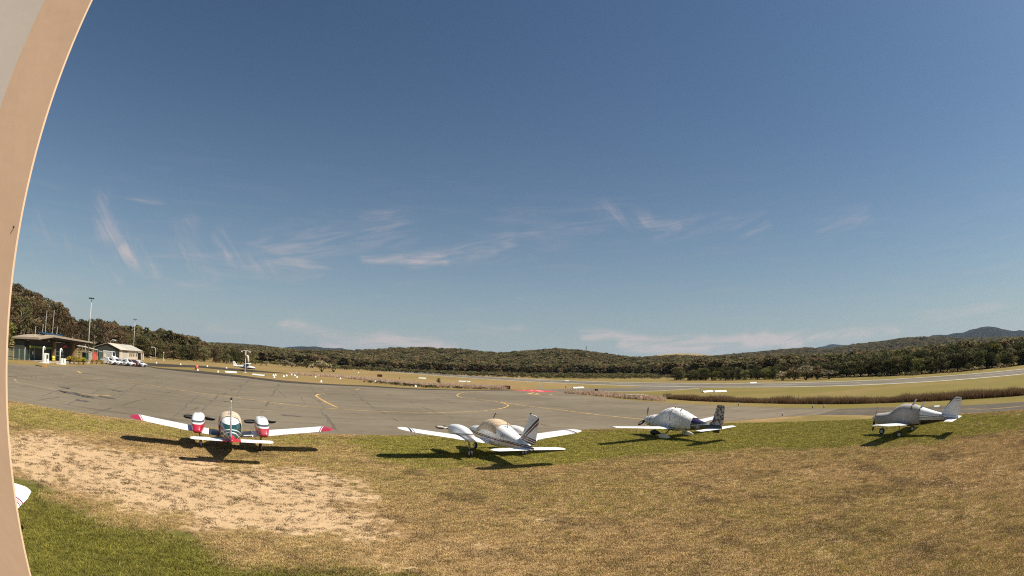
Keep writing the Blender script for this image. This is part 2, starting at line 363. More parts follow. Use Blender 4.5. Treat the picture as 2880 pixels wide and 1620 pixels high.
def sheet(name, poly, z, m, parent=None):
    bm = bmesh.new(); vs = [bm.verts.new((p[0], p[1], z)) for p in poly]; f = bm.faces.new(vs); bmesh.ops.triangulate(bm, faces=[f])
    bmesh.ops.recalc_face_normals(bm, faces=bm.faces)
    if bm.faces[:] and bm.faces[:][0].normal.z < 0: bmesh.ops.reverse_faces(bm, faces=bm.faces)
    me = bpy.data.meshes.new(name); bm.to_mesh(me); bm.free(); o = obj(name, me, m, parent)
    if parent is None: tag(o, kind='structure')
    return o
def ribbon(name, pts, wd, z, m, parent=None, jit=0.0, taper=False, smooth=6):
    p = [Vector((a[0], a[1])) for a in (catmull(pts, smooth) if smooth > 1 and len(pts) > 2 else pts)]; vs = []; fs = []
    for i, q in enumerate(p):
        d = (p[min(i+1, len(p)-1)]-p[max(i-1, 0)]).normalized(); nrm = Vector((-d.y, d.x))
        w_ = wd*(1+random.uniform(-jit, jit)); o_ = random.uniform(-jit, jit)*wd
        vs += [(*(q+nrm*(w_/2+o_)), z), (*(q-nrm*(w_/2-o_)), z)]
    for i in range(len(p)-1): fs.append((2*i, 2*i+1, 2*i+3, 2*i+2))
    me = bpy.data.meshes.new(name); me.from_pydata(vs, [], fs); me.update()
    if me.polygons and me.polygons[0].normal.z < 0: me.flip_normals()
    o = obj(name, me, m, parent)
    if parent is None: tag(o, kind='structure')
    return o
def rough_edge(pts, amp=.25, step=1.2):
    out = []
    for i in range(len(pts)-1):
        a, b = Vector(pts[i][:2]), Vector(pts[i+1][:2]); n = max(1, int((b-a).length/step)); nn = Vector((-(b-a).y, (b-a).x)).normalized()
        for k in range(n): out.append(tuple(a+(b-a)*k/n+nn*random.uniform(-amp, amp)))
    out.append(tuple(pts[-1][:2])); return out
NEAR = [(-41.77, 20.13), (-35.30, 23.59), (-32.29, 25.42), (-26.09, 28.49), (-20.36, 31.69), (-11.64, 36.01), (-9.32, 37.15), (6.81, 44.81), (21.57, 47.76), (26.96, 47.92), (30.74, 47.00)]
FARR = [(36.83, 51.07), (30.42, 64.03), (24.60, 73.85), (19.33, 85.04), (15.97, 97.85), (11.39, 111.77)]
FARL = [(5.41, 124.34), (0.09, 120.18), (-9.62, 112.22), (-18.12, 109.45), (-29.99, 108.56), (-38.98, 103.41), (-45.63, 100.56), (-58.97, 105.45), (-68.98, 103.94), (-80.17, 101.62), (-88.45, 105.32), (-85.22, 90.03), (-81.40, 79.29), (-74.06, 64.61), (-71.73, 55.91), (-69.47, 46.49), (-62.60, 30.21)]
apron = sheet('apron', rough_edge(NEAR, .22)+FARR+FARL, .008, M_APRON)
# darker resealed strip along the far side of the apron
strip_in = [(5.33, 122.40), (0.09, 118.36), (-9.48, 110.62), (-17.86, 107.93), (-29.57, 107.04), (-38.45, 101.99), (-45.00, 99.19), (-58.10, 103.90), (-67.94, 102.38), (-78.94, 100.05), (-87.01, 103.61)]
strip_out = [(-93.08, 110.82), (-84.13, 106.62), (-77.26, 116.39), (-64.80, 115.85), (-49.76, 109.64), (-41.29, 109.50), (-31.82, 115.14), (-18.92, 114.30), (-10.05, 117.28), (0.09, 124.78), (5.54, 127.18)]
sheet('apron_shoulder', strip_in+rough_edge(strip_out, .5, 4), .004, M_DARK)
tw_low = [(42.25, 26.85), (38.71, 32.69), (34.08, 41.16), (30.64, 46.84)]
sheet('taxiway_right', [(75, -21), (60, 3)]+rough_edge(tw_low, .2)[0:]+[(31.07, 47.50), (36.54, 50.67), (39.76, 48.09), (48.33, 30.78), (86, -17)], .0055, M_MID)
sheet('taxiway_dark', [(-111.39, 119.83), (-104.07, 124.05), (-103.97, 156.52), (-85.80, 165.01), (-72.79, 163.17), (-69.62, 158.66), (-76.64, 143.82), (-91.35, 137.56), (-88.50, 112.15), (-93.08, 110.82), (-94.74, 101.96)], .006, M_DARK)
# runway, 26 m wide, running diagonally away to the left
RA, RB = Vector((118, 34)), Vector((-255, 592)); RD = (RB-RA).normalized(); RN = Vector((RD.y, -RD.x))
if RN.x < 0: RN = -RN
RA = RA-RD*160
q = [RA, RB, RB+RN*27, RA+RN*27]
runway = sheet('runway', [tuple(v) for v in q], .010, M_RUN)
sheet('taxiway_link', [(11.49, 114.20), (20.90, 117.88), (33.25, 119.39), (46.89, 127.54), (60.44, 127.51), (68.94, 145.47), (56.67, 178.14), (41.33, 202.22), (35.95, 178.89), (39.61, 165.57), (38.92, 152.77), (32.77, 141.48), (20.99, 138.04), (5.59, 128.43)], .006, M_RUN)
M_YEL = mat('yellow_line_paint', (.55, .33, .10), .7, .45, 1.1)
M_YELP = mat('worn_yellow_paint', (.36, .26, .14), .7, .4, 1.5)
M_WHT = mat('white_line_paint', (.74, .70, .62), .7, .2, .4)
M_RED = mat('red_surface_paint', (.50, .045, .05), .7, .2, .6)
M_SEAL = mat('crack_sealant', (.11, .094, .074), .6, .3, 2)
for off in (.35, 26.3):
    ribbon('edge_line', [tuple(RA+RN*off), tuple(RB+RN*off)], 1.0, .016, M_WHT, runway)
k = 0.0
while k < 800:
    a = RA+RD*k+RN*13.3; ribbon('centre_dash', [tuple(a), tuple(a+RD*30)], .4, .016, M_WHT, runway); k += 60
LINES = [
 ([(-54.28, 50.36), (-53.32, 55.02), (-47.86, 57.07), (-43.17, 56.98), (-37.38, 56.40), (-31.19, 56.48), (-25.58, 55.17), (-21.26, 54.27), (-17.78, 54.98), (-13.95, 55.52), (-10.71, 56.76), (-7.24, 58.60), (-4.15, 61.25), (-1.83, 64.99), (-0.58, 68.87), (-0.24, 73.55), (-1.64, 79.88), (-4.02, 83.19), (-6.08, 85.90), (-8.12, 88.78), (-9.25, 94.93), (-8.96, 104.68), (-5.40, 111.02)], .22, M_YEL),
 ([(-1.64, 79.88), (3.14, 71.05), (6.04, 66.60), (8.08, 62.37), (11.68, 55.77), (13.90, 52.19), (15.78, 49.27)], .21, M_YEL),
 ([(-21.77, 99.74), (-15.84, 96.59), (-9.88, 92.54)], .2, M_YELP),
 ([(-27.93, 77.78), (-28.09, 75.52), (-27.36, 72.51), (-25.76, 69.12), (-21.81, 61.69), (-18.81, 56.70)], .3, M_YEL),
 ([(-25.21, 44.43), (-22.25, 46.82)], .18, M_YELP),
 ([(6.89, 100.98), (13.71, 89.93), (18.32, 80.55), (23.45, 70.37), (28.41, 59.76), (33.36, 50.81)], .16, M_YELP),
 ([(-50.00, 34.83), (-48.67, 34.01), (-46.85, 33.17), (-45.91, 33.78), (-43.65, 34.41), (-40.93, 35.94), (-38.10, 37.26)], .22, M_YELP),
 ([(-38.10, 37.21), (-37.18, 39.10)], .34, M_YEL), ([(-59.46, 74.33), (-57.73, 75.28)], .4, M_YELP),
 ([(-31.98, 88.65), (-30.83, 89.39)], .3, M_YEL), ([(-36.04, 80.64), (-33.55, 80.71)], .2, M_YELP), ([(-28.65, 89.20), (-27.10, 88.64)], .3, M_YEL), ([(-28.12, 95.37), (-28.48, 99.48)], .3, M_YEL),
 ([(-65.09, 59.56), (-61.59, 57.20)], .4, M_YEL), ([(-58.30, 50.12), (-57.52, 52.18)], .3, M_YELP), ([(-32.86, 80.59), (-31.32, 80.68)], .2, M_YELP)]
for pts, wd, m_ in LINES: ribbon('painted_line', pts, wd, .013, m_, apron)
for i in range(11):
    a = (-52.02, 36.83); b = (-54.76, 47.73); t0 = i/11
    f_ = lambda t: (a[0]+(b[0]-a[0])*t, a[1]+(b[1]-a[1])*t)
    ribbon('painted_dash', [f_(t0), f_(t0+.05)], .3, .013, M_YELP, apron)
tr = bpy.data.objects.get('taxiway_right')
ribbon('painted_line', [(33.68, 50.14), (36.96, 44.67), (41.72, 35.11), (44.81, 28.51), (70, 5)], .16, .012, M_YEL, tr)
CR = [[(-33.64, 54.96), (-29.34, 46.49), (-26.03, 39.82)], [(-43.65, 79.39), (-36.44, 65.45), (-31.58, 56.11)], [(-35.84, 59.10), (-31.77, 51.20)], [(-55.27, 74.44), (-51.74, 67.49), (-47.83, 60.52)], [(-35.31, 53.28), (-28.60, 40.65), (-24.09, 32.25)], [(-54.54, 102.42), (-45.54, 84.17)], [(-41.31, 86.67), (-33.27, 73.00), (-27.99, 63.12)], [(-30.21, 72.71), (-23.30, 58.10)], [(-57.34, 70.36), (-45.82, 53.08), (-35.68, 38.45)], [(-45.76, 47.23), (-37.22, 35.19), (-32.53, 28.54)], [(-46.14, 42.37), (-41.67, 35.24), (-37.33, 29.47)], [(-19.67, 53.37), (-14.65, 41.92)], [(-28.18, 71.61), (-22.56, 61.43), (-19.24, 53.88)], [(-30.54, 98.68), (-23.47, 81.65), (-15.04, 58.22)], [(-37.95, 29.26), (-36.92, 30.98), (-37.00, 34.98), (-35.90, 38.70)], [(-39.38, 33.05), (-39.65, 36.95), (-38.77, 39.44)]]
for c_ in CR: ribbon('crack_seal', rough_edge(c_, .12, 1.3), .10, .0105, M_SEAL, apron, .6, smooth=1)
M_OIL = mat('old_oil_stain', (.085, .071, .054), .6, .4, .8)
for (sx_, sy_), rr_ in (((-39.41, 35.39), 1.5), ((-36.74, 35.25), 1.2), ((-36.30, 37.47), .9), ((-43.70, 37.81), .8), ((-40.85, 44.03), .7), ((-34.50, 32.38), .8), ((-29.51, 50.38), .6), ((-19.13, 44.38), .7)):
    k_ = [random.uniform(.35, 1.2) for _ in range(18)]; sheet('oil_stain', [(sx_+rr_*1.5*k_[i]*math.cos(i*.349+.4), sy_+rr_*.8*k_[i]*math.sin(i*.349+.4)) for i in range(18)], .0108, M_OIL, apron)
# red mandatory marking with white characters in front of the runway entry
rm = sheet('red_marking', [(0.17, 123.06), (5.94, 126.92), (10.64, 117.46), (6.42, 112.97), (2.83, 118.69)], .012, M_RED, apron)
for a_, b_ in (((4.63, 121.03), (5.24, 120.14)), ((5.89, 122.21), (7.03, 121.08)), ((6.21, 119.01), (7.50, 118.33)), ((2.94, 123.77), (3.60, 123.84))):
    ribbon('white_character', [a_, b_], .7, .016, M_WHT, apron)
for a_, b_ in (((3.26, 106.80), (3.71, 105.52)), ((4.01, 110.03), (4.08, 104.25)), ((4.66, 111.80), (4.75, 108.76)), ((4.56, 104.39), (4.99, 103.15)), ((5.37, 108.20), (5.44, 103.95)), ((5.61, 103.32), (5.92, 102.73)), ((7.73, 105.19), (8.18, 103.90))):
    ribbon('yellow_character', [a_, b_], .6, .013, M_YEL, apron)
# pale kerb lines where sealed surfaces meet the grass
ribbon('kerb_edge', [(11.88, 115.09), (20.81, 117.35), (32.99, 118.46), (46.50, 126.46)], .5, .012, M_WHT, bpy.data.objects['taxiway_link'])

# ------------------------------------------------------------------ hills
def hill(name, prof, d0, d1, d2, tree_h, m, step=.6, rough=0.0):
    azs = np.arange(prof[0][0], prof[-1][0]+.01, step); els = np.interp(azs, [p[0] for p in prof], [p[1] for p in prof])
    top = np.maximum(CAM_H+d1*np.tan(np.radians(els))-tree_h, 1.0)
    e = np.clip((azs-prof[0][0])/4, 0, 1)*np.clip((prof[-1][0]-azs)/4, 0, 1); top = top*e*e*(3-2*e)
    ds = np.concatenate([np.linspace(d0, d1, 22), np.linspace(d1, d2, 10)[1:]])
    def zf(az_, d):
        tt = np.interp(az_, azs, top); u = np.where(d < d1, np.clip((d-d0)/(d1-d0), 0, 1), np.clip((d2-d)/(d2-d1), 0, 1))
        return tt*u*u*(3-2*u)*(1.0)
    A, D = np.meshgrid(azs, ds); Xh, Yh = D*np.sin(np.radians(A)), D*np.cos(np.radians(A)); Zh = zf(A, D)
    if rough: Zh = Zh+rough*(fbm(Xh, Yh, d1*.03)-.5)*np.clip(Zh/20, 0, 1)
    id_ = np.arange(A.size).reshape(A.shape); qd = np.stack([id_[:-1, :-1], id_[1:, :-1], id_[1:, 1:], id_[:-1, 1:]], -1).reshape(-1, 4)
    co_ = np.stack([Xh.ravel(), Yh.ravel(), Zh.ravel()-.3], 1); o = obj(name, np_mesh(name, co_, qd), m, None, True); tag(o, kind='structure'); return zf
def canopy_mat(name, a, b_, sc):
    m, t, b = bsdf_mat(name); p = N(t, 'ShaderNodeNewGeometry').outputs['Position']
    n1, n2 = NOISE(t, p, sc, 5, .7), NOISE(t, p, sc*.12, 4, .6)
    c = MIXC(t, MAPR(t, n1, .35, .65), tuple(x*.4 for x in a), a); c = MIXC(t, MAPR(t, n2, .4, .62), c, b_)
    t.links.new(c, b.inputs['Base Color']); b.inputs['Roughness'].default_value = 1.0; b.inputs['Specular IOR Level'].default_value = 0.0
    bn = N(t, 'ShaderNodeBump', inp={'Strength': 1.0, 'Distance': 8.0}); t.links.new(n1, bn.inputs['Height']); t.links.new(bn.outputs[0], b.inputs['Normal']); return m
M_FLOOR = canopy_mat('forest_floor', (.055, .045, .022), (.040, .036, .018), .08)
M_FARF = canopy_mat('far_forest', (.045, .042, .020), (.034, .034, .016), .03)
M_MTN = canopy_mat('mountain_forest', (.022, .024, .018), (.016, .018, .013), .012)
M_PAST = canopy_mat('dry_pasture', (.30, .22, .12), (.24, .19, .10), .01)
zC = hill('forest_ridge', [(-75, .3), (-60, .55), (-40, .6), (-30, .7), (-22, .85), (-16.5, 1.1), (-13, 1.5), (-9.7, 1.75), (-5, 1.75), (-3, 1.55), (-.6, 1.5), (2, 1.8), (4.7, 2.1), (8, 1.8), (11, 1.4), (13.4, 1.1), (17, 1.35), (23, 1.15), (28, 1.1), (34, .9), (45, .7), (75, .5), (82, .3)], 430, 950, 1500, 11, M_FLOOR)
zL = hill('dark_ridge', [(-75, .4), (-45, .6), (-34, .75), (-30, .98), (-27.4, 1.03), (-24.5, .9), (-21, .75), (-15, .5), (-8, .3)], 1500, 2600, 3400, 10, M_FARF)
zB = hill('blue_hills', [(-32, .3), (-25, .75), (-23, 1.12), (-21.2, 1.28), (-18, 1.18), (-16.5, .98), (-12, .85), (-5, .8), (0, 1.45), (4, 1.5), (9, 1.0), (20, .8), (29, 1.1), (31.5, 1.35), (33.2, 1.7), (34.4, 1.82), (36, 1.66), (40, 1.2), (46, .8)], 5000, 7200, 9000, 0, M_MTN, .4, 50)
zR = hill('wooded_hills', [(14, .5), (20, 1.0), (24, 1.3), (28.5, 1.55), (32, 1.65), (34.4, 1.4), (37.4, 1.72), (41, 1.85), (43.3, 2.02), (45.8, 1.92), (50, 1.5), (54, 1.2), (58, .9), (70, .8), (82, .3)], 1100, 2100, 2800, 10, M_FARF)
zM = hill('mountain', [(36, .5), (42, 1.2), (45, 1.75), (46.5, 2.02), (48, 1.88), (50, 2.0), (51.5, 2.25), (53.1, 2.36), (54.5, 2.0), (56, 1.62), (58, 1.33), (62, 1.25), (75, .8), (84, .3)], 3300, 5200, 7000, 0, M_MTN, .4, 45)
zP = hill('pasture_hill', [(11, .2), (14.5, 1.1), (16, 1.42), (18, 1.54), (20, 1.46), (21.5, 1.25), (24, .9), (28, .2)], 1250, 1700, 2200, 0, M_PAST)
# ------------------------------------------------------------------ aircraft
def smooth_st(st, n=4):
    out = []; k = len(st)
    for i in range(k-1):
        p = [st[min(max(i+j-1, 0), k-1)] for j in range(4)]
        for s in range(n):
            t = s/n; row = []
            for d in range(4):
                m1, m2 = (p[2][d]-p[0][d])*.5, (p[3][d]-p[1][d])*.5
                h = (2*t**3-3*t*t+1)*p[1][d]+(t**3-2*t*t+t)*m1+(-2*t**3+3*t*t)*p[2][d]+(t**3-t*t)*m2; row.append(h)
            out.append(row)
    out.append(list(st[-1][:4])); return out
def ring_at(s, n=22, e=2.5, grow=0.0, a0=0.0, a1=2*math.pi, closed=True, y0=0.0):
    x, zb, zt, hw = s; zc, hz = (zb+zt)/2, (zt-zb)/2; r = []
    for k in range(n):
        a = a0+(a1-a0)*k/(n if closed else n-1); c, sn = math.cos(a), math.sin(a)
        r.append((x, y0+math.copysign(abs(c)**(2/e), c)*(hw+grow), zc+math.copysign(abs(sn)**(2/e), sn)*(hz+grow)))
    return r
def body(name, st, m, parent, y0=0.0, e=2.5, n=22):
    return MB().rings([ring_at(s, n, e, y0=y0) for s in smooth_st(st)]).build(name, m, parent, True)
def cover(name, st, x0, x1, m, parent, grow=.03, e=2.5, a0=-.5, wr=.012, z_lo=None):
    ss = [s for s in smooth_st(st, 8) if x0 <= s[0] <= x1]; rings = []
    for i, s in enumerate(ss):
        r = ring_at(s, 34, e, grow, a0, math.pi-a0, False)
        rings.append([(p[0], p[1]*(1+wr*math.sin(9*p[0]+14*p[2])), p[2]+wr*math.sin(13*p[0]+k*.9)) for k, p in enumerate(r)])
    n = 34; mb = MB(); vs = [p for r in rings for p in r]; fs = [(i*n+k, i*n+k+1, (i+1)*n+k+1, (i+1)*n+k) for i in range(len(rings)-1) for k in range(n-1)]
    o = mb.add(vs, fs).build(name, m, parent, True)
    sol = o.modifiers.new('thick', 'SOLIDIFY'); sol.thickness = .012; sol.offset = 0
    return o
def foil(f0, f1, n=9, tk=.13):
    def yt(x): return 5*tk*(.2969*math.sqrt(x)-.126*x-.3516*x*x+.2843*x**3-.1036*x**4)
    xs = [f0+(f1-f0)*(1-math.cos(math.pi*i/(n-1)))/2 for i in range(n)]
    return [(x, yt(x)+.018*math.sin(math.pi*x)) for x in xs[::-1]]+[(x, -yt(x)*.75+.012*math.sin(math.pi*x)) for x in (xs[1:] if f0 < .01 else xs)]
def interp_st(st, y):
    for a, b in zip(st, st[1:]):
        if a[0] <= y <= b[0]:
            t = (y-a[0])/(b[0]-a[0]); return [a[i]+(b[i]-a[i])*t for i in range(len(a))]
    return list(st[-1])
def lifting(name, st, side, m, parent, f0=0.0, f1=1.0, y0=None, y1=None, drop=0.0, vertical=False):
    """st rows: (span, x of leading edge, chord, z, thickness ratio)"""
    ya = st[0][0] if y0 is None else y0; yb = st[-1][0] if y1 is None else y1
    ys = [ya]+[s[0] for s in st if ya < s[0] < yb]+[yb]; rings = []
    for y in ys:
        s = interp_st(st, y); r = []
        for fx, fz in foil(f0, f1, 9, s[4]):
            X_, Z_ = s[1]-fx*s[2], fz*s[2]-drop*(fx-f0)*s[2]
            r.append((X_, Z_, y) if vertical else (X_, side*y, s[3]+Z_))
        rings.append(r)
    return MB().rings(rings).build(name, m, parent, True)
def autosmooth(o, ang=40):
    me = o.data; me.polygons.foreach_set('use_smooth', [True]*len(me.polygons)); me.set_sharp_from_angle(angle=R(ang)); return o
def make_prop(parent, x, y, z, rad, nb, a0, mb_, ms_):
    p = empty('propeller', (x, y, z)); p.parent = parent
    for k in range(nb):
        a = a0+2*math.pi*k/nb; rings = []
        for t, c, tw in ((.08, .07, 60), (.25, .10, 45), (.55, .13, 28), (.85, .11, 18), (1.0, .05, 15)):
            r_ = t*rad; u = Vector((0, math.cos(a), math.sin(a))); v = Vector((0, -math.sin(a), math.cos(a))); ct, st_ = math.cos(R(tw)), math.sin(R(tw))
            d = Vector((st_, 0, 0))+v*ct; nn = Vector((ct, 0, 0))-v*st_
            rings.append([tuple(u*r_+d*c*i+nn*.012*j) for i, j in ((-1, 0), (0, 1), (1, 0), (0, -1))])
        MB().rings(rings).build('blade', mb_, p, True)
    MB().rings([[(.02+dx, r_*math.cos(q*.6283), r_*math.sin(q*.6283)) for q in range(10)] for dx, r_ in ((-.06, .13), (.04, .13), (.14, .10), (.22, .05), (.25, .01))]).build('spinner', ms_, p, True)
    return p
M_TYRE = mat('tyre_rubber', (.02, .02, .02), .8); M_HUB = mat('wheel_hub', (.55, .55, .53), .4)
M_LEG = mat('gear_leg', (.28, .27, .26), .45); M_BLK = mat('black_paint', (.015, .014, .016), .4); M_DKB = mat('dark_blade', (.02, .019, .02), .45)
M_WHITE = mat('white_paint', (.80, .80, .78), .3, .05, 2); M_ANT = mat('antenna_white', (.7, .68, .62), .5)
M_WIN = mat('window_glass', (.015, .018, .022), .08, .1, 3)
def wheel(parent, x, y, rad, wd, leg_top, fairing=None):
    g_ = MB().tube([(x, y, rad), leg_top], .045, 8).build('landing_gear', M_LEG, parent, True)
    mb = MB(); prof = [(.62, -.5), (.85, -.5), (1.0, -.28), (1.0, .28), (.85, .5), (.62, .5)]
    rings = [[(x+rad*r_*math.cos(a), y+wd*v, rad+rad*r_*math.sin(a)) for r_, v in prof] for a in [2*math.pi*k/18 for k in range(18)]]
    rings.append(rings[0]); n = len(prof); vs = [p for r_ in rings for p in r_]
    mb.add(vs, [(i*n+k, i*n+k+1, (i+1)*n+k+1, (i+1)*n+k) for i in range(18) for k in range(n-1)]).build('tyre', M_TYRE, g_, True)
    MB().tube([(x, y-wd*.42, rad), (x, y+wd*.42, rad)], rad*.6, 14).build('wheel_rim', M_HUB, g_)
    if fairing:
        st = [(x+.5, rad+.02, rad+.06, .02), (x+.4, rad-.12, rad+.16, .09), (x+.1, rad-.16, rad+.26, .13), (x-.3, rad-.12, rad+.2, .1), (x-.75, rad, rad+.04, .02)]
        body('wheel_fairing', st, fairing, g_, y, 2.0, 12)
def blade_ant(parent, x, z, h, sweep=.12, m=None, y=0.0):
    return MB().rings([[(x+.06-s*sweep, y-.012, z+s*h), (x-s*sweep-.0, y+.012, z+s*h), (x-.08-s*sweep, y, z+s*h)] for s in (0, 1)]).build('antenna', m or M_ANT, parent)
def text_part(parent, name, txt, size, loc, rot, m):
    cu = bpy.data.curves.new(name, 'FONT'); cu.body = txt; cu.size = size; cu.extrude = .004; cu.align_x = 'CENTER'; cu.align_y = 'CENTER'
    tmp = bpy.data.objects.new(name, cu); COL.objects.link(tmp); dg = bpy.context.evaluated_depsgraph_get(); me = bpy.data.meshes.new_from_object(tmp.evaluated_get(dg))
    bpy.data.objects.remove(tmp); o = obj(name, me, m, parent); o.location = loc; o.rotation_euler = rot; return o
def fixnames(name): return name
def wing_pair(root, st, mwing, flap_y, ail_y, walk=None, wname='wing'):
    for s in (1, -1):
        a, b_ = st[0][0], st[-1][0]
        wg = lifting(wname, st, s, mwing, root, 0, .755, a, b_); autosmooth(wg)
        autosmooth(lifting('flap', st, s, mwing, wg, .762, 1.0, flap_y[0], flap_y[1], .02))
        autosmooth(lifting('aileron', st, s, mwing, wg, .762, .985, ail_y[0], ail_y[1], -.01))
        if ail_y[1] < b_-.05: autosmooth(lifting('wing_tip', st, s, mwing, wg, .756, 1.0, ail_y[1]+.01, b_))
        MB().tube([(interp_st(st, 2.9)[1]-.5, s*2.9, interp_st(st, 2.9)[3]-.05), (interp_st(st, 2.9)[1]-.55, s*2.9, interp_st(st, 2.9)[3]-.3)], .012, 6).build('pitot_mast', M_LEG, wg)
    return

def pose(root, loc, h, bank=0.0, pitch=0.0, sc=1.0):
    root.scale = (sc, sc, sc)
    root.location = (loc[0], loc[1], 0); root.rotation_euler = (bank, pitch, math.pi/2-R(h))

# --- twin with crimson wing tips and cowls, tail towards the building
def twin_red():
    r = empty('twin_engine_aircraft'); tag(r, 'white twin-engine aircraft with crimson wing tips and engine cowls, tail to viewer', 'aircraft')
    CRIM, TEAL = (.36, .012, .035), (.008, .055, .05)
    fp = paint('paint_twin_red_body', (.80, .80, .78), [([(0, 0, 1, 1.02, 1.64), (1, 0, 0, -5, -1.25)], TEAL), ([(.24, 0, 1, .70, .745), (1, 0, 0, -5, -1.25)], (.8, .8, .78)), ([(.30, 0, 1, .30, .36), (1, 0, 0, -5, -1.25)], (.8, .8, .78)), ([(1, 0, 0, -6, -3.95)], (.42, .008, .018)), ([(0, 0, 1, .2, .92)], (.3, .02, .04))])
    F_ = [(3.6, 1.0, 1.08, .06), (3.4, .85, 1.2, .25), (2.8, .68, 1.32, .45), (2.0, .6, 1.42, .56), (1.35, .56, 1.5, .6), (.9, .55, 1.78, .62), (.4, .55, 1.97, .63), (-.5, .55, 2.0, .63), (-1.4, .6, 1.9, .58), (-2.3, .74, 1.70, .44), (-3.2, .9, 1.48, .28), (-4.0, 1.0, 1.33, .16), (-4.7, 1.08, 1.22, .05)]
    body('fuselage', F_, fp, r, e=2.6)
    cover('cabin_cover', F_, -1.45, 1.15, mat('beige_canvas', (.50, .40, .29), .9, .15, 3, .6, bscale=5), r, .035, 2.6, -.35)
    wp = paint('paint_twin_red_wing', (.80, .80, .79), [([(-.35, 1, 0, 5.35, 9)], CRIM), ([(-.35, 1, 0, 5.24, 5.30)], CRIM), ([(0, 1, 0, 0, 1.22), (1, 0, 0, -1.2, .52)], (.02, .022, .03))])  # near-black roots: wing-walk on the right, fuselage shade painted in on the left
    st = [(.3, .85, 1.7, .74, .15), (1.2, .8, 1.62, .84, .15), (5.2, .8, 1.58, 1.26, .14), (5.6, .72, 1.45, 1.3, .13), (5.82, .5, 1.0, 1.32, .10), (5.9, .25, .45, 1.33, .05)]
    wing_pair(r, st, wp, (.62, 2.95), (2.98, 5.2))
    npn = paint('paint_twin_red_cowl', (.80, .80, .78), [([(0, 0, 1, .2, 1.37)], CRIM), ([(0, 0, 1, 1.44, 1.53)], (.06, .075, .08))])
    NS = [(1.78, 1.16, 1.52, .16), (1.72, 1.05, 1.62, .27), (1.35, .93, 1.73, .37), (.6, .86, 1.79, .385), (-.2, .84, 1.75, .375), (-.85, .86, 1.56, .33), (-1.25, .9, 1.36, .26), (-1.5, .95, 1.12, .18)]
    for s in (1, -1):
        nc = body('engine_nacelle', NS, npn, r, s*1.85, 3.0, 18)
        MB().box((.35, s*1.85, 1.795), (.10, .20, .015)).build('cowl_vent', M_BLK, nc)
        make_prop(r, 1.8, s*1.85, 1.36, .98, 2, .02 if s > 0 else -.04, M_DKB, M_WHITE)
        wheel(r, -.45, s*1.7, .22, .16, (-.4, s*1.75, .8))
    wheel(r, 2.7, 0, .2, .14, (2.6, 0, .75))
    sp_ = paint('paint_twin_red_stab', (.80, .80, .78), [([(0, 1, 0, -.1, .46)], (.42, .008, .018))])
    ss = [(.05, -3.82, .8, 1.13, .10), (1.9, -3.85, .74, 1.13, .10), (2.02, -3.92, .6, 1.13, .08), (2.06, -4.0, .35, 1.13, .05)]
    for s in (1, -1): autosmooth(lifting('stabilator', ss, s, sp_, r))
    fst = [(1.3, -3.3, 1.55, 0, .09), (1.6, -3.6, 1.2, 0, .09), (2.95, -4.28, .72, 0, .09), (3.05, -4.4, .5, 0, .06)]
    fin = lifting('fin', fst, 1, M_WHITE, r, 0, .62, vertical=True); fin.data.transform(Matrix(((1, 0, 0, 0), (0, 1, 0, 0), (0, 0, 1, 0), (0, 0, 0, 1)))); autosmooth(fin)
    autosmooth(lifting('rudder', fst, 1, M_WHITE, r, .63, 1.0, 1.32, 3.0, vertical=True))
    MB().rings([[(-4.5+dx*.1, dy*.05, 3.05+dz) for dx, dy in ((-1, -1), (1, -1), (1, 1), (-1, 1))] for dz in (0, .1)]).build('beacon', M_BLK, r)
    blade_ant(r, .1, 2.0, .32); blade_ant(r, -1.0, 2.0, .2)
    MB().tube([(.5, .12, 2.02), (-.3, -.1, 2.3), (-1.2, .1, 1.98)], .012, 5).build('antenna', M_ANT, r)
    MB().tube([(-.7, -.75, .86), (-.75, -2.0, .95)], .03, 6).build('tie_bar', M_WHITE, r)
    return r
t1 = twin_red(); pose(t1, (-14.9, 25.7), -31.0)

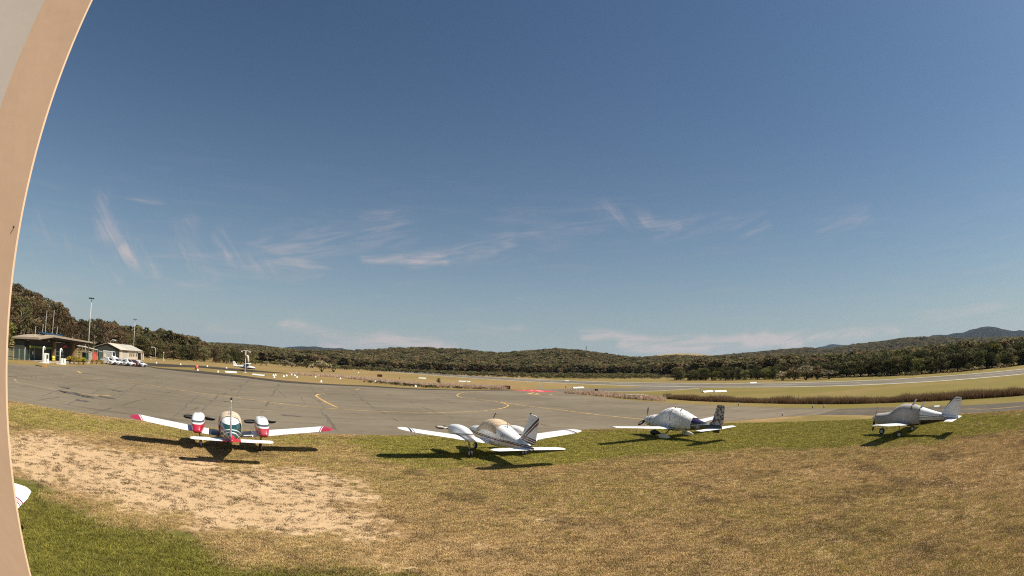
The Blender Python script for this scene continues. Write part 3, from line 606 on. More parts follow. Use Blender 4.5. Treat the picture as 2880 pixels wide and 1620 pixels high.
# --- twin with maroon and black chevron on the fin
def twin_chevron():
    r = empty('twin_engine_aircraft'); tag(r, 'white twin-engine aircraft with maroon and black fin chevron and tan cabin cover', 'aircraft')
    MAR, BK = (.16, .008, .02), (.018, .014, .02)
    fp = paint('paint_twin_chev_body', (.78, .78, .76), [([(-.01, 0, 1, 1.10, 1.145)], BK), ([(-.01, 0, 1, 1.02, 1.08)], MAR)])
    F_ = [(3.15, 1.08, 1.18, .05), (2.9, .88, 1.32, .25), (2.2, .7, 1.43, .42), (1.5, .62, 1.5, .52), (1.1, .6, 1.62, .55), (.6, .58, 1.9, .57), (0, .58, 2.0, .57), (-.8, .6, 1.93, .55), (-1.6, .67, 1.70, .47), (-2.6, .76, 1.42, .32), (-3.5, .84, 1.2, .18), (-4.3, .92, 1.06, .05)]
    body('fuselage', F_, fp, r, e=2.6)
    cover('cabin_cover', F_, -1.25, 1.25, mat('tan_canvas', (.50, .385, .26), .9, .15, 3, .7, bscale=6), r, .03, 2.6, .12)
    wp = paint('paint_twin_chev_wing', (.80, .80, .79), [([(.10, 1, 0, 4.78, 4.90)], BK), ([(.10, 1, 0, 4.66, 4.71)], MAR)])
    st = [(.3, 1.05, 1.95, .74, .15), (.95, .85, 1.72, .82, .15), (4.7, .72, 1.4, 1.26, .13), (5.15, .62, 1.22, 1.33, .11), (5.4, .3, .75, 1.37, .08), (5.48, .0, .3, 1.38, .04)]
    wing_pair(r, st, wp, (.62, 2.6), (2.63, 4.7))
    npn = paint('paint_twin_chev_cowl', (.80, .80, .78), [([(.12, 0, 1, 1.14, 1.20)], BK), ([(.12, 0, 1, 1.06, 1.10)], MAR)])
    NS = [(2.05, 1.08, 1.36, .13), (1.98, .98, 1.46, .23), (1.5, .84, 1.55, .33), (.7, .78, 1.58, .345), (-.1, .8, 1.50, .30), (-.8, .84, 1.31, .22), (-1.3, .9, 1.14, .12), (-1.55, .97, 1.02, .03)]
    for s in (1, -1):
        body('engine_nacelle', NS, npn, r, s*1.75, 2.5, 18)
        make_prop(r, 2.08, s*1.75, 1.26, .95, 2, .05, M_DKB if s < 0 else mat('grey_blade', (.2, .17, .15), .4), M_WHITE)
        wheel(r, -.5, s*1.6, .21, .15, (-.45, s*1.7, .8))
    wheel(r, 2.5, 0, .19, .13, (2.4, 0, .75))
    ss = [(.05, -3.45, .86, .93, .10), (1.75, -3.55, .72, .9, .10), (1.95, -3.66, .5, .9, .07), (2.0, -3.75, .25, .9, .04)]
    for s in (1, -1): autosmooth(lifting('stabilator', ss, s, M_WHITE, r))
    ch = [([(.72, 0, 1, -1.06, -.93), (1, 0, 0, -9, -3.1)], BK), ([(.72, 0, 1, -1.21, -1.10), (1, 0, 0, -9, -3.1)], MAR), ([(-.12, 0, 1, 1.90, 1.97), (1, 0, 0, -9, -3.42)], BK), ([(-.12, 0, 1, 1.80, 1.87), (1, 0, 0, -9, -3.2)], MAR), ([(-.12, 0, 1, 1.68, 1.75), (1, 0, 0, -9, -3.2)], BK)]
    fm = paint('paint_twin_chev_fin', (.78, .77, .74), [([(.72, 0, 1, -.96, -.82), (-.12, 0, 1, 1.78, 9)], BK), ([(.72, 0, 1, -1.13, -1.01), (-.12, 0, 1, 1.70, 9)], MAR)]+ch[2:])
    fst = [(1.12, -2.55, 1.95, 0, .06), (1.45, -3.0, 1.5, 0, .07), (2.52, -3.72, .95, 0, .07), (2.6, -3.8, .75, 0, .05)]
    # the fin is lofted along z: span axis is vertical
    autosmooth(lifting('fin', fst, 1, fm, r, 0, .6, vertical=True)); autosmooth(lifting('rudder', fst, 1, fm, r, .61, 1.0, 1.18, 2.56, vertical=True))
    MB().tube([(-3.85, 0, 2.6), (-4.4, 0, 2.57)], .03, 6).build('fin_cap', M_ANT, r)
    MB().box((-3.85, 0, 2.64), (.06, .06, .10)).build('beacon', M_BLK, r)
    blade_ant(r, .35, 1.98, .38, .3, M_BLK); blade_ant(r, -1.5, 1.72, .26, -.1)
    text_part(r, 'registration', 'VH-TVT', .25, (-1.85, .485, 1.32), (math.pi/2, 0, math.pi-.13), M_BLK)
    return r
t2 = twin_chevron(); pose(t2, (-.86, 31.1), -27.0, R(2.2), 0, 1.065)

# --- single with wrinkled full cover and mottled dark fin
def single_covered():
    r = empty('single_engine_aircraft'); tag(r, 'low-wing aircraft under wrinkled silver cover with mottled dark fin and purple tail', 'aircraft')
    PUR, GR = (.022, .012, .045), (.05, .05, .05)
    fp = paint('paint_silver_body', (.72, .73, .74), [([(1, 0, 0, -9, -1.7)], (.05, .05, .048)), ([(.06, 0, 1, 1.12, 9), (1, 0, 0, -9, -1.7)], PUR), ([(.12, 0, 1, .80, .845), (1, 0, 0, -9, -1.2)], (.7, .7, .7))])
    F_ = [(2.8, 1.02, 1.3, .12), (2.68, .8, 1.44, .36), (2.0, .7, 1.52, .5), (1.3, .62, 1.62, .58), (.8, .6, 1.92, .62), (.2, .58, 2.16, .64), (-.5, .58, 2.16, .63), (-1.3, .62, 1.95, .58), (-2.2, .72, 1.62, .45), (-3.2, .82, 1.36, .28), (-4.2, .88, 1.25, .16), (-4.85, .95, 1.2, .06)]
    body('fuselage', F_, fp, r, e=2.5)
    m, t, b = bsdf_mat('silver_cover_cloth'); MATS['silver_cover_cloth'] = m
    tcn = N(t, 'ShaderNodeTexCoord'); mp = N(t, 'ShaderNodeMapping', inp={0: tcn.outputs['Object']}); mp.inputs['Scale'].default_value = (6, 1.2, 1.6); mp.inputs['Rotation'].default_value[1] = .35
    nz = NOISE(t, mp.outputs[0], 1.4, 4, .6, .8)
    t.links.new(MIXC(t, MAPR(t, nz, .3, .7), (.58, .57, .56), (.74, .73, .72)), b.inputs['Base Color']); b.inputs['Roughness'].default_value = .7
    bn = N(t, 'ShaderNodeBump', inp={'Strength': 1.0, 'Distance': .12}); t.links.new(nz, bn.inputs['Height']); t.links.new(bn.outputs[0], b.inputs['Normal'])
    cv = cover('cabin_cover', F_, -2.35, 2.35, m, r, .05, 2.5, -.62, .030)
    for x_ in (1.75, -.55): 
        ss_ = [s for s in smooth_st(F_, 8) if abs(s[0]-x_) < .2][0]; rg = ring_at(ss_, 28, 2.5, .055)
        MB().tube(rg+[rg[0]], .018, 5).build('cover_strap', M_BLK, cv)
    wp = paint('paint_silver_wing', (.80, .80, .79), [([(0, 1, 0, 5.72, 9)], (.12, .12, .11))])
    st = [(.3, .85, 1.6, .74, .14), (1.0, .62, 1.3, .80, .14), (5.4, .40, .82, 1.17, .12), (5.72, .30, .7, 1.2, .10), (5.85, .1, .4, 1.21, .06)]
    wing_pair(r, st, wp, (.66, 3.4), (3.43, 5.3))
    make_prop(r, 2.82, 0, 1.2, .98, 3, R(97), M_DKB, M_WHITE)
    fr = mat('fairing_silver', (.62, .63, .62), .35)
    for s in (1, -1): wheel(r, -.35, s*1.25, .2, .14, (-.3, s*.55, .7), fr)
    wheel(r, 1.9, 0, .19, .12, (1.8, 0, .75), M_BLK)
    ss = [(.05, -3.95, .95, .98, .10), (1.85, -4.1, .62, .98, .10), (1.95, -4.2, .4, .98, .06)]
    for s in (1, -1): autosmooth(lifting('stabilator', ss, s, M_WHITE, r))
    m, t, b = bsdf_mat('mottled_fin'); MATS['mottled_fin'] = m; tcn = N(t, 'ShaderNodeTexCoord')
    nz = NOISE(t, tcn.outputs['Object'], 5.0, 5, .6, 1.0)
    t.links.new(MIXC(t, MAPR(t, nz, .42, .58), (.05, .046, .045), (.46, .42, .37)), b.inputs['Base Color']); b.inputs['Roughness'].default_value = .6
    fst = [(1.2, -3.45, 1.5, 0, .08), (1.45, -3.95, 1.05, 0, .09), (2.5, -4.35, .72, 0, .09), (2.62, -4.42, .55, 0, .06)]
    autosmooth(lifting('fin', fst, 1, m, r, 0, .62, vertical=True)); autosmooth(lifting('rudder', fst, 1, m, r, .63, 1.0, 1.22, 2.6, vertical=True))
    MB().rings([[(x_, y_, z_) for x_, y_, z_ in ((-3.8, -.03, .98), (-3.8, .03, .98), (-4.7, .03, .98), (-4.7, -.03, .98))], [(-4.1, -.02, .68), (-4.1, .02, .68), (-4.62, .02, .68), (-4.62, -.02, .68)]]).build('ventral_fin', M_BLK, r)
    blade_ant(r, -.9, 2.1, .36, .3); blade_ant(r, -.3, 2.17, .12, 0, M_BLK)
    text_part(r, 'registration', 'VH-JSC', .27, (-2.75, .375, 1.02), (math.pi/2, 0, math.pi-.16), M_ANT)
    return r
t3 = single_covered(); pose(t3, (12.0, 38.3), -28.0)

# --- single with smooth grey cover, nose wheel showing
def single_grey():
    r = empty('single_engine_aircraft'); tag(r, 'small white aircraft under smooth grey cover with two roof straps and dark belly', 'aircraft')
    DK = (.02, .012, .016)
    fp = paint('paint_small_body', (.76, .76, .75), [([(-.02, 0, 1, .2, 1.10)], DK), ([(-.05, 0, 1, 1.26, 1.31)], DK), ([(-.10, 0, 1, 1.50, 1.54)], (.12, .12, .13))])
    F_ = [(2.35, 1.0, 1.3, .15), (2.25, .78, 1.42, .38), (1.6, .68, 1.48, .5), (1.0, .62, 1.58, .55), (.5, .6, 1.9, .57), (0, .6, 2.08, .58), (-.8, .6, 2.04, .57), (-1.6, .66, 1.85, .5), (-2.6, .80, 1.57, .35), (-3.6, .95, 1.36, .2), (-4.5, 1.06, 1.24, .06)]
    body('fuselage', F_, fp, r, e=2.7)
    cv = cover('cabin_cover', F_, -1.55, 2.26, mat('grey_cover_cloth', (.32, .30, .28), .85, .12, 2, .35, bscale=2.5), r, .03, 2.7, -.75, .004)
    for x_ in (-.75, -1.48):
        ss_ = min(smooth_st(F_, 8), key=lambda s: abs(s[0]-x_)); rg = ring_at(ss_, 24, 2.7, .05, .5, math.pi-.5, False)
        MB().tube(rg, .03, 5).build('cover_strap', M_BLK, cv); blade_ant(r, x_, ss_[2]+.02, .34, .26)
    wp = paint('paint_small_wing', (.80, .80, .79), [])
    st = [(.3, .95, 1.75, .72, .14), (.95, .75, 1.52, .78, .14), (4.5, .7, 1.3, 1.14, .13), (4.72, .6, 1.1, 1.18, .10), (4.8, .4, .7, 1.2, .06)]
    wing_pair(r, st, wp, (.62, 2.5), (2.53, 4.4))
    make_prop(r, 2.38, 0, 1.15, .95, 2, R(115), M_DKB, M_HUB)
    for s in (1, -1): wheel(r, -.3, s*1.5, .22, .16, (-.25, s*1.5, .82))
    wheel(r, 1.75, 0, .22, .15, (1.6, 0, .75))
    ss = [(.05, -3.6, .85, 1.04, .10), (1.5, -3.75, .70, 1.04, .10), (1.6, -3.85, .5, 1.04, .06)]
    for s in (1, -1): autosmooth(lifting('stabilator', ss, s, M_WHITE, r))
    fm = paint('paint_small_fin', (.76, .76, .75), [([(.90, 0, 1, -1.30, 9)], DK), ([(.05, 0, 1, 2.10, 2.14)], DK), ([(.05, 0, 1, 1.98, 2.0)], DK)])
    fst = [(1.25, -2.6, 1.9, 0, .06), (1.5, -3.15, 1.4, 0, .08), (2.38, -3.95, .78, 0, .09), (2.46, -4.05, .6, 0, .06)]
    autosmooth(lifting('fin', fst, 1, fm, r, 0, .62, vertical=True)); autosmooth(lifting('rudder', fst, 1, fm, r, .63, 1.0, 1.27, 2.42, vertical=True))
    MB().box((-4.2, 0, 2.5), (.1, .04, .08)).build('beacon', M_BLK, r)
    text_part(r, 'registration', 'VH-TSC', .26, (-3.0, .30, 1.29), (math.pi/2, 0, math.pi-.15), mat('purple_black', (.03, .012, .04), .4))
    MB().tube([(-1.57, .52, .72), (-1.57, .56, 1.25)], .018, 5).build('cover_hem', M_ANT, cv)
    return r
t4 = single_grey(); pose(t4, (26.45, 28.3), -27.0)

# --- aircraft beside the building, only one wing tip shows past the corner post
def single_near():
    r = empty('single_engine_aircraft'); tag(r, 'white aircraft whose striped wing tip shows past the cream corner post', 'aircraft')
    F_ = [(2.35, 1.0, 1.3, .15), (2.25, .78, 1.42, .38), (1.6, .68, 1.48, .5), (1.0, .62, 1.58, .55), (.5, .6, 1.9, .57), (0, .6, 2.08, .58), (-.8, .6, 2.04, .57), (-1.6, .66, 1.85, .5), (-2.6, .80, 1.57, .35), (-3.6, .95, 1.36, .2), (-4.5, 1.06, 1.24, .06)]
    body('fuselage', F_, M_WHITE, r, e=2.7)
    gm = paint('paint_near_windows', (.02, .02, .025), []); cover('cabin_window', F_, -.9, .75, gm, r, .006, 2.7, .45, 0)
    wp = paint('paint_near_wing', (.80, .80, .74), [([(.12, 1, 0, 4.02, 4.08)], (.25, .02, .08)), ([(.12, 1, 0, 3.94, 3.97)], (.25, .02, .08)), ([(.12, 1, 0, 3.86, 3.90)], (.02, .012, .03))])
    st = [(.3, .95, 1.75, .72, .14), (.95, .75, 1.6, .78, .14), (4.3, .72, 1.55, 1.22, .13), (4.75, .62, 1.4, 1.28, .10), (4.88, .45, 1.1, 1.3, .06)]
    wing_pair(r, st, wp, (.62, 2.5), (2.53, 4.3))
    make_prop(r, 2.38, 0, 1.15, .95, 2, 0.0, M_DKB, M_HUB)
    for s in (1, -1): wheel(r, -.3, s*1.5, .22, .16, (-.25, s*1.5, .82))
    wheel(r, 1.75, 0, .22, .15, (1.6, 0, .75))
    ss = [(.05, -3.6, .85, 1.04, .10), (1.5, -3.75, .70, 1.04, .10), (1.6, -3.85, .5, 1.04, .06)]
    for s in (1, -1): autosmooth(lifting('stabilator', ss, s, M_WHITE, r))
    fst = [(1.25, -2.6, 1.9, 0, .06), (1.5, -3.15, 1.4, 0, .08), (2.38, -3.95, .78, 0, .09), (2.46, -4.05, .6, 0, .06)]
    autosmooth(lifting('fin', fst, 1, M_WHITE, r, 0, .62, vertical=True)); autosmooth(lifting('rudder', fst, 1, M_WHITE, r, .63, 1.0, 1.27, 2.42, vertical=True))
    return r
t5 = single_near(); pose(t5, (-9.97, 3.65), 66.0)

# --- high-wing aircraft taxiing far off behind the wind indicator
def single_far():
    r = empty('high_wing_aircraft'); tag(r, 'small white high-wing aircraft on the dark taxiway behind the wind indicator', 'aircraft')
    F_ = [(2.4, .95, 1.25, .15), (2.3, .75, 1.4, .38), (1.4, .65, 1.5, .5), (.8, .6, 1.75, .55), (.4, .58, 2.1, .55), (-.6, .58, 2.1, .53), (-1.4, .7, 1.8, .42), (-3.0, .95, 1.5, .2), (-4.6, 1.15, 1.4, .05)]
    fp = paint('paint_far_body', (.78, .78, .76), [([(0, 0, 1, .2, 1.0)], (.10, .03, .06)), ([(.0, 0, 1, 1.5, 1.95), (1, 0, 0, -1.2, .9)], (.03, .03, .035))])
    body('fuselage', F_, fp, r, e=2.6)
    st = [(.0, .75, 1.5, 2.12, .13), (2.5, .75, 1.5, 2.2, .13), (5.2, .6, 1.1, 2.3, .12), (5.35, .4, .7, 2.31, .06)]
    wing_pair(r, st, M_WHITE, (.6, 2.5), (2.55, 5.1))
    for s in (1, -1): MB().tube([(.1, s*.5, .75), (.1, s*2.4, 2.12)], .05, 6).build('wing_strut', M_WHITE, r)
    make_prop(r, 2.42, 0, 1.12, .95, 2, R(60), M_DKB, M_WHITE)
    for s in (1, -1): wheel(r, -.3, s*1.2, .22, .16, (-.1, s*.5, .75))
    wheel(r, 1.7, 0, .2, .14, (1.6, 0, .75))
    ss = [(.05, -3.7, .95, 1.35, .10), (1.6, -3.9, .65, 1.35, .10), (1.7, -4.0, .4, 1.35, .06)]
    for s in (1, -1): autosmooth(lifting('tailplane', ss, s, M_WHITE, r))
    fst = [(1.4, -2.9, 1.7, 0, .06), (1.6, -3.5, 1.2, 0, .08), (2.65, -4.2, .75, 0, .09), (2.72, -4.3, .6, 0, .06)]
    autosmooth(lifting('fin', fst, 1, M_WHITE, r, 0, .62, vertical=True)); autosmooth(lifting('rudder', fst, 1, M_WHITE, r, .63, 1.0, 1.42, 2.7, vertical=True))
    return r
t6 = single_far(); pose(t6, (-81.46, 151.58), 70.0)

# ------------------------------------------------------------------ corner post of the building the camera hangs on
post = empty('building_post', (-1.19, .795, 0)); tag(post, 'tall cream painted corner post of the building at the left edge', 'post')
M_CREAM = mat('cream_painted_steel', (.68, .485, .335), .55, .06, 1.2, .10)
M_CREAM2 = mat('pale_painted_wall', (.62, .56, .50), .7, .05, 1.0, .08)
def az_dir(a): return Vector((math.sin(R(a)), math.cos(R(a)), 0))
E_ = az_dir(-56.25)*1.43-Vector((-1.19, .795, 0)); u_ = az_dir(-102)      # the face runs left and back towards the wall
v_ = az_dir(-12)
def slab(name, a, b_, th, m, z0, z1):
    c = [a, b_, b_+v_*th, a+v_*th]; return MB().prism([(p.x, p.y) for p in c], z0, z1).build(name, m, post)
slab('face_panel', E_, E_+u_*.24, .008, M_CREAM, -.02, 8.5)
slab('return_panel', E_+u_*.241-v_*.0, E_+u_*.6, .02, M_CREAM2, -.02, 8.5)
MB().tube([(E_.x+u_.x*.02-v_.x*.004, E_.y+u_.y*.02-v_.y*.004, 5.44), (E_.x+u_.x*.02+v_.x*.004, E_.y+u_.y*.02+v_.y*.004, 5.44)], .0022, 8).build('rivet', M_BLK, post)
# ------------------------------------------------------------------ the fuel station canopy and its neighbours
def frame(ax, ay, bx, by):
    ex = Vector((bx-ax, by-ay)); L = ex.length; ex /= L; ey = Vector((-ex.y, ex.x))
    if ey.dot(Vector((ax, ay))) < 0: ey = -ey
    return L, lambda u, v, z=0.0: (ax+ex.x*u+ey.x*v, ay+ex.y*u+ey.y*v, z), math.atan2(ex.y, ex.x)
def prism_uvw(mb, P_, prof, v0, v1, dz=0.0):
    """profile in (u,z) extruded over v"""
    n = len(prof); mb.add([P_(u, v0, z) for u, z in prof]+[P_(u, v1, z+dz) for u, z in prof], [tuple(range(n)), tuple(range(n, 2*n))[::-1]]+[(i, (i+1) % n, n+(i+1) % n, n+i) for i in range(n)]); return mb
def ubox(P_, u0, u1, v0, v1, z0, z1, mb=None): return prism_uvw(mb or MB(), P_, [(u0, z0), (u1, z0), (u1, z1), (u0, z1)], v0, v1)
M_FASC = mat('roof_fascia', (.33, .265, .19), .7, .12, .5); M_SOFF = mat('dark_soffit', (.045, .038, .034), .9); M_WALLD = mat('dark_wall', (.05, .055, .045), .8)
M_GREEN = mat('green_trim', (.14, .20, .02), .6); M_BLUE = mat('blue_panel', (.015, .07, .16), .4); M_WOOD = mat('brown_column', (.20, .11, .05), .7)
M_STEEL = mat('galvanised_steel', (.42, .41, .39), .45); M_REDP = mat('red_plastic', (.62, .10, .08), .5); M_YELB = mat('yellow_plastic', (.55, .42, .05), .5)
M_GLASSD = mat('dark_glass', (.02, .025, .03), .08); M_CONC = mat('pale_concrete', (.62, .56, .48), .85, .15, 2); M_OFFW = mat('offwhite_sheet', (.54, .465, .37), .6)
M_SHEDR = mat('shed_roof_sheet', (.44, .40, .345), .5, .08, .5); M_MESH = mat('green_fence_mesh', (.05, .09, .065), .7); M_DGREEN = mat('dark_green_cabinet', (.03, .075, .05), .6)
L_, P_, rz_ = frame(-79.3, 60.4, -87.0, 81.6)
cp_ = empty('canopy_building', P_(0, 0), 0, 'low dark building with broad sloping roof and green trim beside the apron', 'building')
def part(name, mb, m, parent=cp_, smooth=False):
    o = mb.build(name, m, None, smooth)
    o.parent = parent; o.matrix_parent_inverse = Matrix.Translation(Vector(parent.location)).inverted() @ Matrix.Identity(4) if parent.rotation_euler[2] == 0 else parent.matrix_world.inverted()
    return o
rf = part('roof', prism_uvw(MB(), P_, [(.2, 3.85), (6.5, 4.55), (L_+3.2, 4.2), (L_+3.2, 4.5), (6.5, 4.95), (.2, 4.2)], -.8, 6.2, -.5), M_FASC)
part('soffit', prism_uvw(MB(), P_, [(.5, 3.62), (6.5, 4.3), (L_+2.9, 3.98), (L_+2.9, 4.18), (6.5, 4.52), (.5, 3.83)], -.5, 5.9, -.5), M_SOFF)
part('wall', ubox(P_, .6, L_+.5, 3.2, 5.8, 0, 3.25), M_WALLD)
part('sign_band', ubox(P_, .8, L_-.5, 1.8, 2.1, 2.55, 3.6), M_SOFF)
part('green_trim', ubox(P_, .5, 9.5, 1.55, 1.78, 2.25, 2.62), M_GREEN)
part('emblem', prism_uvw(MB(), P_, [(14.2, 2.75), (17.6, 2.75), (15.9, 3.3)], 1.7, 1.78), mat('emblem_red', (.45, .02, .02), .5))
for u in (.7, 2.4, 4.2): part('door_frame', ubox(P_, u, u+.12, 2.9, 3.1, 0, 2.3), M_STEEL)
for u in (.9, 2.6): part('window', ubox(P_, u, u+1.5, 3.08, 3.16, .5, 2.2), M_GLASSD)
for u in (9.3, 18.3): part('column', ubox(P_, u, u+.55, .6, 1.15, 0, 3.7), M_WOOD)
part('shelf_wall', ubox(P_, 11.6, 17.4, 2.9, 3.15, .2, 2.5), M_DGREEN)
for z in (1.05, 1.75): part('shelf', ubox(P_, 11.8, 17.2, 2.6, 2.88, z, z+.12), M_STEEL)
for u0, u1 in ((4.5, 7.2), (7.4, 9.4), (10.2, 13.6)): part('solar_panel', prism_uvw(MB(), P_, [(u0, 5.0), (u1, 4.92), (u1, 5.13), (u0, 5.2)], 1.0, 2.2), M_BLUE)
for u, h in ((7.4, 4.2), (10.6, 4.6), (6.2, 1.6), (12.6, 1.6), (3.2, 1.0)): part('antenna', MB().tube([P_(u, 2.2, 4.3), P_(u+.15, 2.2, 5.0+h)], .035, 6), M_ANT)
part('apron_slab', ubox(P_, 1.5, L_-6, -1.5, 2.5, 0, .1), mat('worn_slab', (.34, .29, .23), .9, .2, 1))
# hose cranes of the fuel station
for i, (q, lab) in enumerate((((-78.24, 62.11), 'white fuel hose crane with cabinet, beside the green trimmed doorway'), ((-77.70, 66.36), 'white fuel hose crane with wide plinth, in front of the shelves'))):
    e_ = empty('fuel_pump', (*q, 0), rz_, lab, 'fuel pump')
    MB().box((0, 0, .06), (2.4, 1.2, .12)).build('plinth', M_CONC, e_)
    MB().box((.55, 0, .6 if i else .9), (1.5, .8, .95 if i else 1.55)).build('cabinet', M_WHITE, e_)
    if not i: MB().box((.6, -.41, 1.15), (.8, .03, .7)).build('panel', M_DGREEN, e_)
    MB().tube([(-.5, 0, .1), (-.5, 0, 2.3), (-.42, 0, 2.6), (-.15, 0, 2.75), (.12, 0, 2.6), (.15, 0, 2.2)], .14, 8).build('hose_arm', M_WHITE, e_, True)
    MB().tube([(.15, 0, 2.2), (.3, -.4, 1.0), (.1, -.55, .3), (.6, -.6, .2)], .04, 6).build('hose', M_BLK, e_, True)
for q, lab, m_, sz in (((-83.04, 68.59), 'yellow drum standing between the fuel pumps', M_YELB, (.35, 1.1)), ((-93.70, 96.98), 'pinkish red drum at the end of the flower bed', M_REDP, (.5, 1.25)), ((-81.16, 120.96), 'pale red drum on the grass strip by the apron', M_REDP, (.45, 1.2))):
    e_ = empty('drum', (*q, 0), 0, lab, 'drum')
    MB().rings([[(r_*math.cos(k*.524), r_*math.sin(k*.524), z_) for k in range(12)] for r_, z_ in ((sz[0], 0), (sz[0], sz[1]*.32), (sz[0]*1.05, sz[1]*.34), (sz[0], sz[1]*.36), (sz[0], sz[1]*.65), (sz[0]*1.05, sz[1]*.67), (sz[0], sz[1]*.69), (sz[0]*.96, sz[1]))]).build('shell', m_, e_, True)
    MB().tube([(0, 0, sz[1]), (0, 0, sz[1]+.03)], sz[0]*.8, 12).build('lid', m_, e_)
q0, q1 = Vector((-77.61, 50.96)), Vector((-82.80, 62.92))
fn = empty('mesh_fence', (q0.x, q0.y, 0), 0, 'green mesh security fence left of the canopy building', 'fence'); LF, PF, rzf = frame(q0.x, q0.y, q1.x, q1.y)
for i in range(7): part('post', MB().tube([PF(LF*i/6, 0, 0), PF(LF*i/6, 0, 1.9)], .05, 6), M_STEEL, fn)
for i in range(6):
    mb = MB(); u0, u1 = LF*i/6+.05, LF*(i+1)/6-.05; n = 14
    for k in range(n): u = u0+(u1-u0)*(k+.5)/n; ubox(PF, u-.02, u+.02, -.01, .01, .08, 1.75, mb)
    for z in (.1, .9, 1.75): ubox(PF, u0, u1, -.015, .015, z, z+.05, mb)
    part('mesh_panel', mb, M_MESH, fn)
part('notice', ubox(PF, LF*.93, LF*.93+.35, -.05, -.03, 1.1, 1.6), M_WHITE, fn)
# bric-a-brac behind the fence and between building and cars
for i, (px_, m_, d_) in enumerate((((-90.46, 85.18), M_DGREEN, (1.2, .9, 1.9)), ((-94.60, 90.91), M_STEEL, (1.6, .9, 2.0)), ((-96.05, 94.21), M_REDP, (1.5, 1.0, 1.9)), ((-97.66, 97.90), M_DGREEN, (1.0, .9, 2.3)), ((-98.88, 100.71), M_SHEDR, (1.4, .9, 2.0)))):
    e_ = empty('equipment_cabinet', (*px_, 0), rz_+.2*i, ('tall dark green cabinet nearest the canopy building', 'grey steel cabinet behind the thin black pole', 'red equipment cabinet beside the flower bed', 'narrow dark green cabinet beside the red cabinet', 'pale green grey cabinet next to the parked cars')[i], 'cabinet')
    MB().box((0, 0, d_[2]/2+.1), d_).build('body', m_, e_); MB().box((0, -d_[1]/2-.02, d_[2]/2+.15), (d_[0]*.8, .03, d_[2]*.8)).build('door', m_, e_)
    MB().box((0, 0, .05), (d_[0]*.9, d_[1]*.9, .1)).build('base', M_CONC, e_); MB().box((0, 0, d_[2]+.13), (d_[0]*1.1, d_[1]*1.15, .07)).build('lid', M_WHITE if i in (1, 3) else m_, e_)
aw = empty('white_awning', (*(-97.63, 93.81), 0), 0, 'slanting white awning at the right end of the canopy building', 'awning'); LA, PA, _ = frame(*(-95.87, 90.00), *(-101.97, 101.32))
part('sheet', prism_uvw(MB(), PA, [(-.5, 3.15), (LA, 2.5), (LA, 2.62), (-.5, 3.3)], 0, 2.2), M_WHITE, aw)
for u in (0, LA-.2):
    for v in (.1, 2.0): part('post', MB().tube([PA(u, v, 0), PA(u, v, 2.55)], .05, 6), M_STEEL, aw)
# shed with cream gable
LS, PS, rzs = frame(-118.5, 128.5, -124.3, 147.5)
sh = empty('storage_shed', PS(0, 0), 0, 'cream sheet metal storage shed with grey gable roof behind the parked cars', 'shed'); WD = 9.5
part('wall', ubox(PS, 0, LS, .0, .15, 0, 2.95), M_OFFW, sh); part('wall', ubox(PS, 0, LS, WD-.15, WD, 0, 2.95), M_OFFW, sh)
def gable(u0, u1, m_): 
    mb = MB(); pr_ = [(.0, 0), (WD, 0), (WD, 2.95), (WD/2, 4.35), (0, 2.95)]; n = 5
    mb.add([PS(u0, v, z) for v, z in pr_]+[PS(u1, v, z) for v, z in pr_], [(0, 1, 2, 3, 4), (9, 8, 7, 6, 5)]+[(i, (i+1) % n, n+(i+1) % n, n+i) for i in range(n)]); return part('gable_wall', mb, m_, sh)
gable(-.16, -.01, M_WALLD); gable(LS+.01, LS+.16, mat('cream_sheet', (.72, .62, .44), .6))
for s_ in (0, 1):
    a, b_ = ((-.5, 2.8), (WD/2, 4.40)) if s_ == 0 else ((WD+.5, 2.8), (WD/2, 4.40)); nP = 12
    for i in range(nP):
        u0, u1 = -.4+(LS+.8)*i/nP+.02, -.4+(LS+.8)*(i+1)/nP-.02; dz = .10+.012*(i % 2)
        mb = MB(); mb.add([PS(u, v, z) for u in (u0, u1) for v, z in (a, b_, (b_[0], b_[1]+dz), (a[0], a[1]+dz))], [(0, 1, 2, 3), (7, 6, 5, 4), (0, 4, 5, 1), (1, 5, 6, 2), (2, 6, 7, 3), (3, 7, 4, 0)])
        part('roof_panel', mb, M_SHEDR if i > 3 else M_OFFW, sh)
part('roller_door', ubox(PS, 3.0, 6.4, -.06, -.01, 0, 2.4), mat('grey_roller_door', (.45, .41, .36), .6), sh); part('door_head', ubox(PS, 2.8, 6.6, -.35, -.01, 2.42, 2.6), M_BLK, sh)
part('doorway', ubox(PS, 16.2, 18.6, -.05, -.01, 0, 2.2), M_BLK, sh); part('porch_roof', ubox(PS, 15.6, 19.0, -1.4, -.02, 2.3, 2.42), M_OFFW, sh); part('porch_post', ubox(PS, 18.2, 18.9, -1.3, -.9, 0, 2.28), M_OFFW, sh)
for u in (8.5, 10.2, 12.0, 14.2): part('window', ubox(PS, u, u+.8, -.05, -.01, .9, 2.0), M_GLASSD, sh)
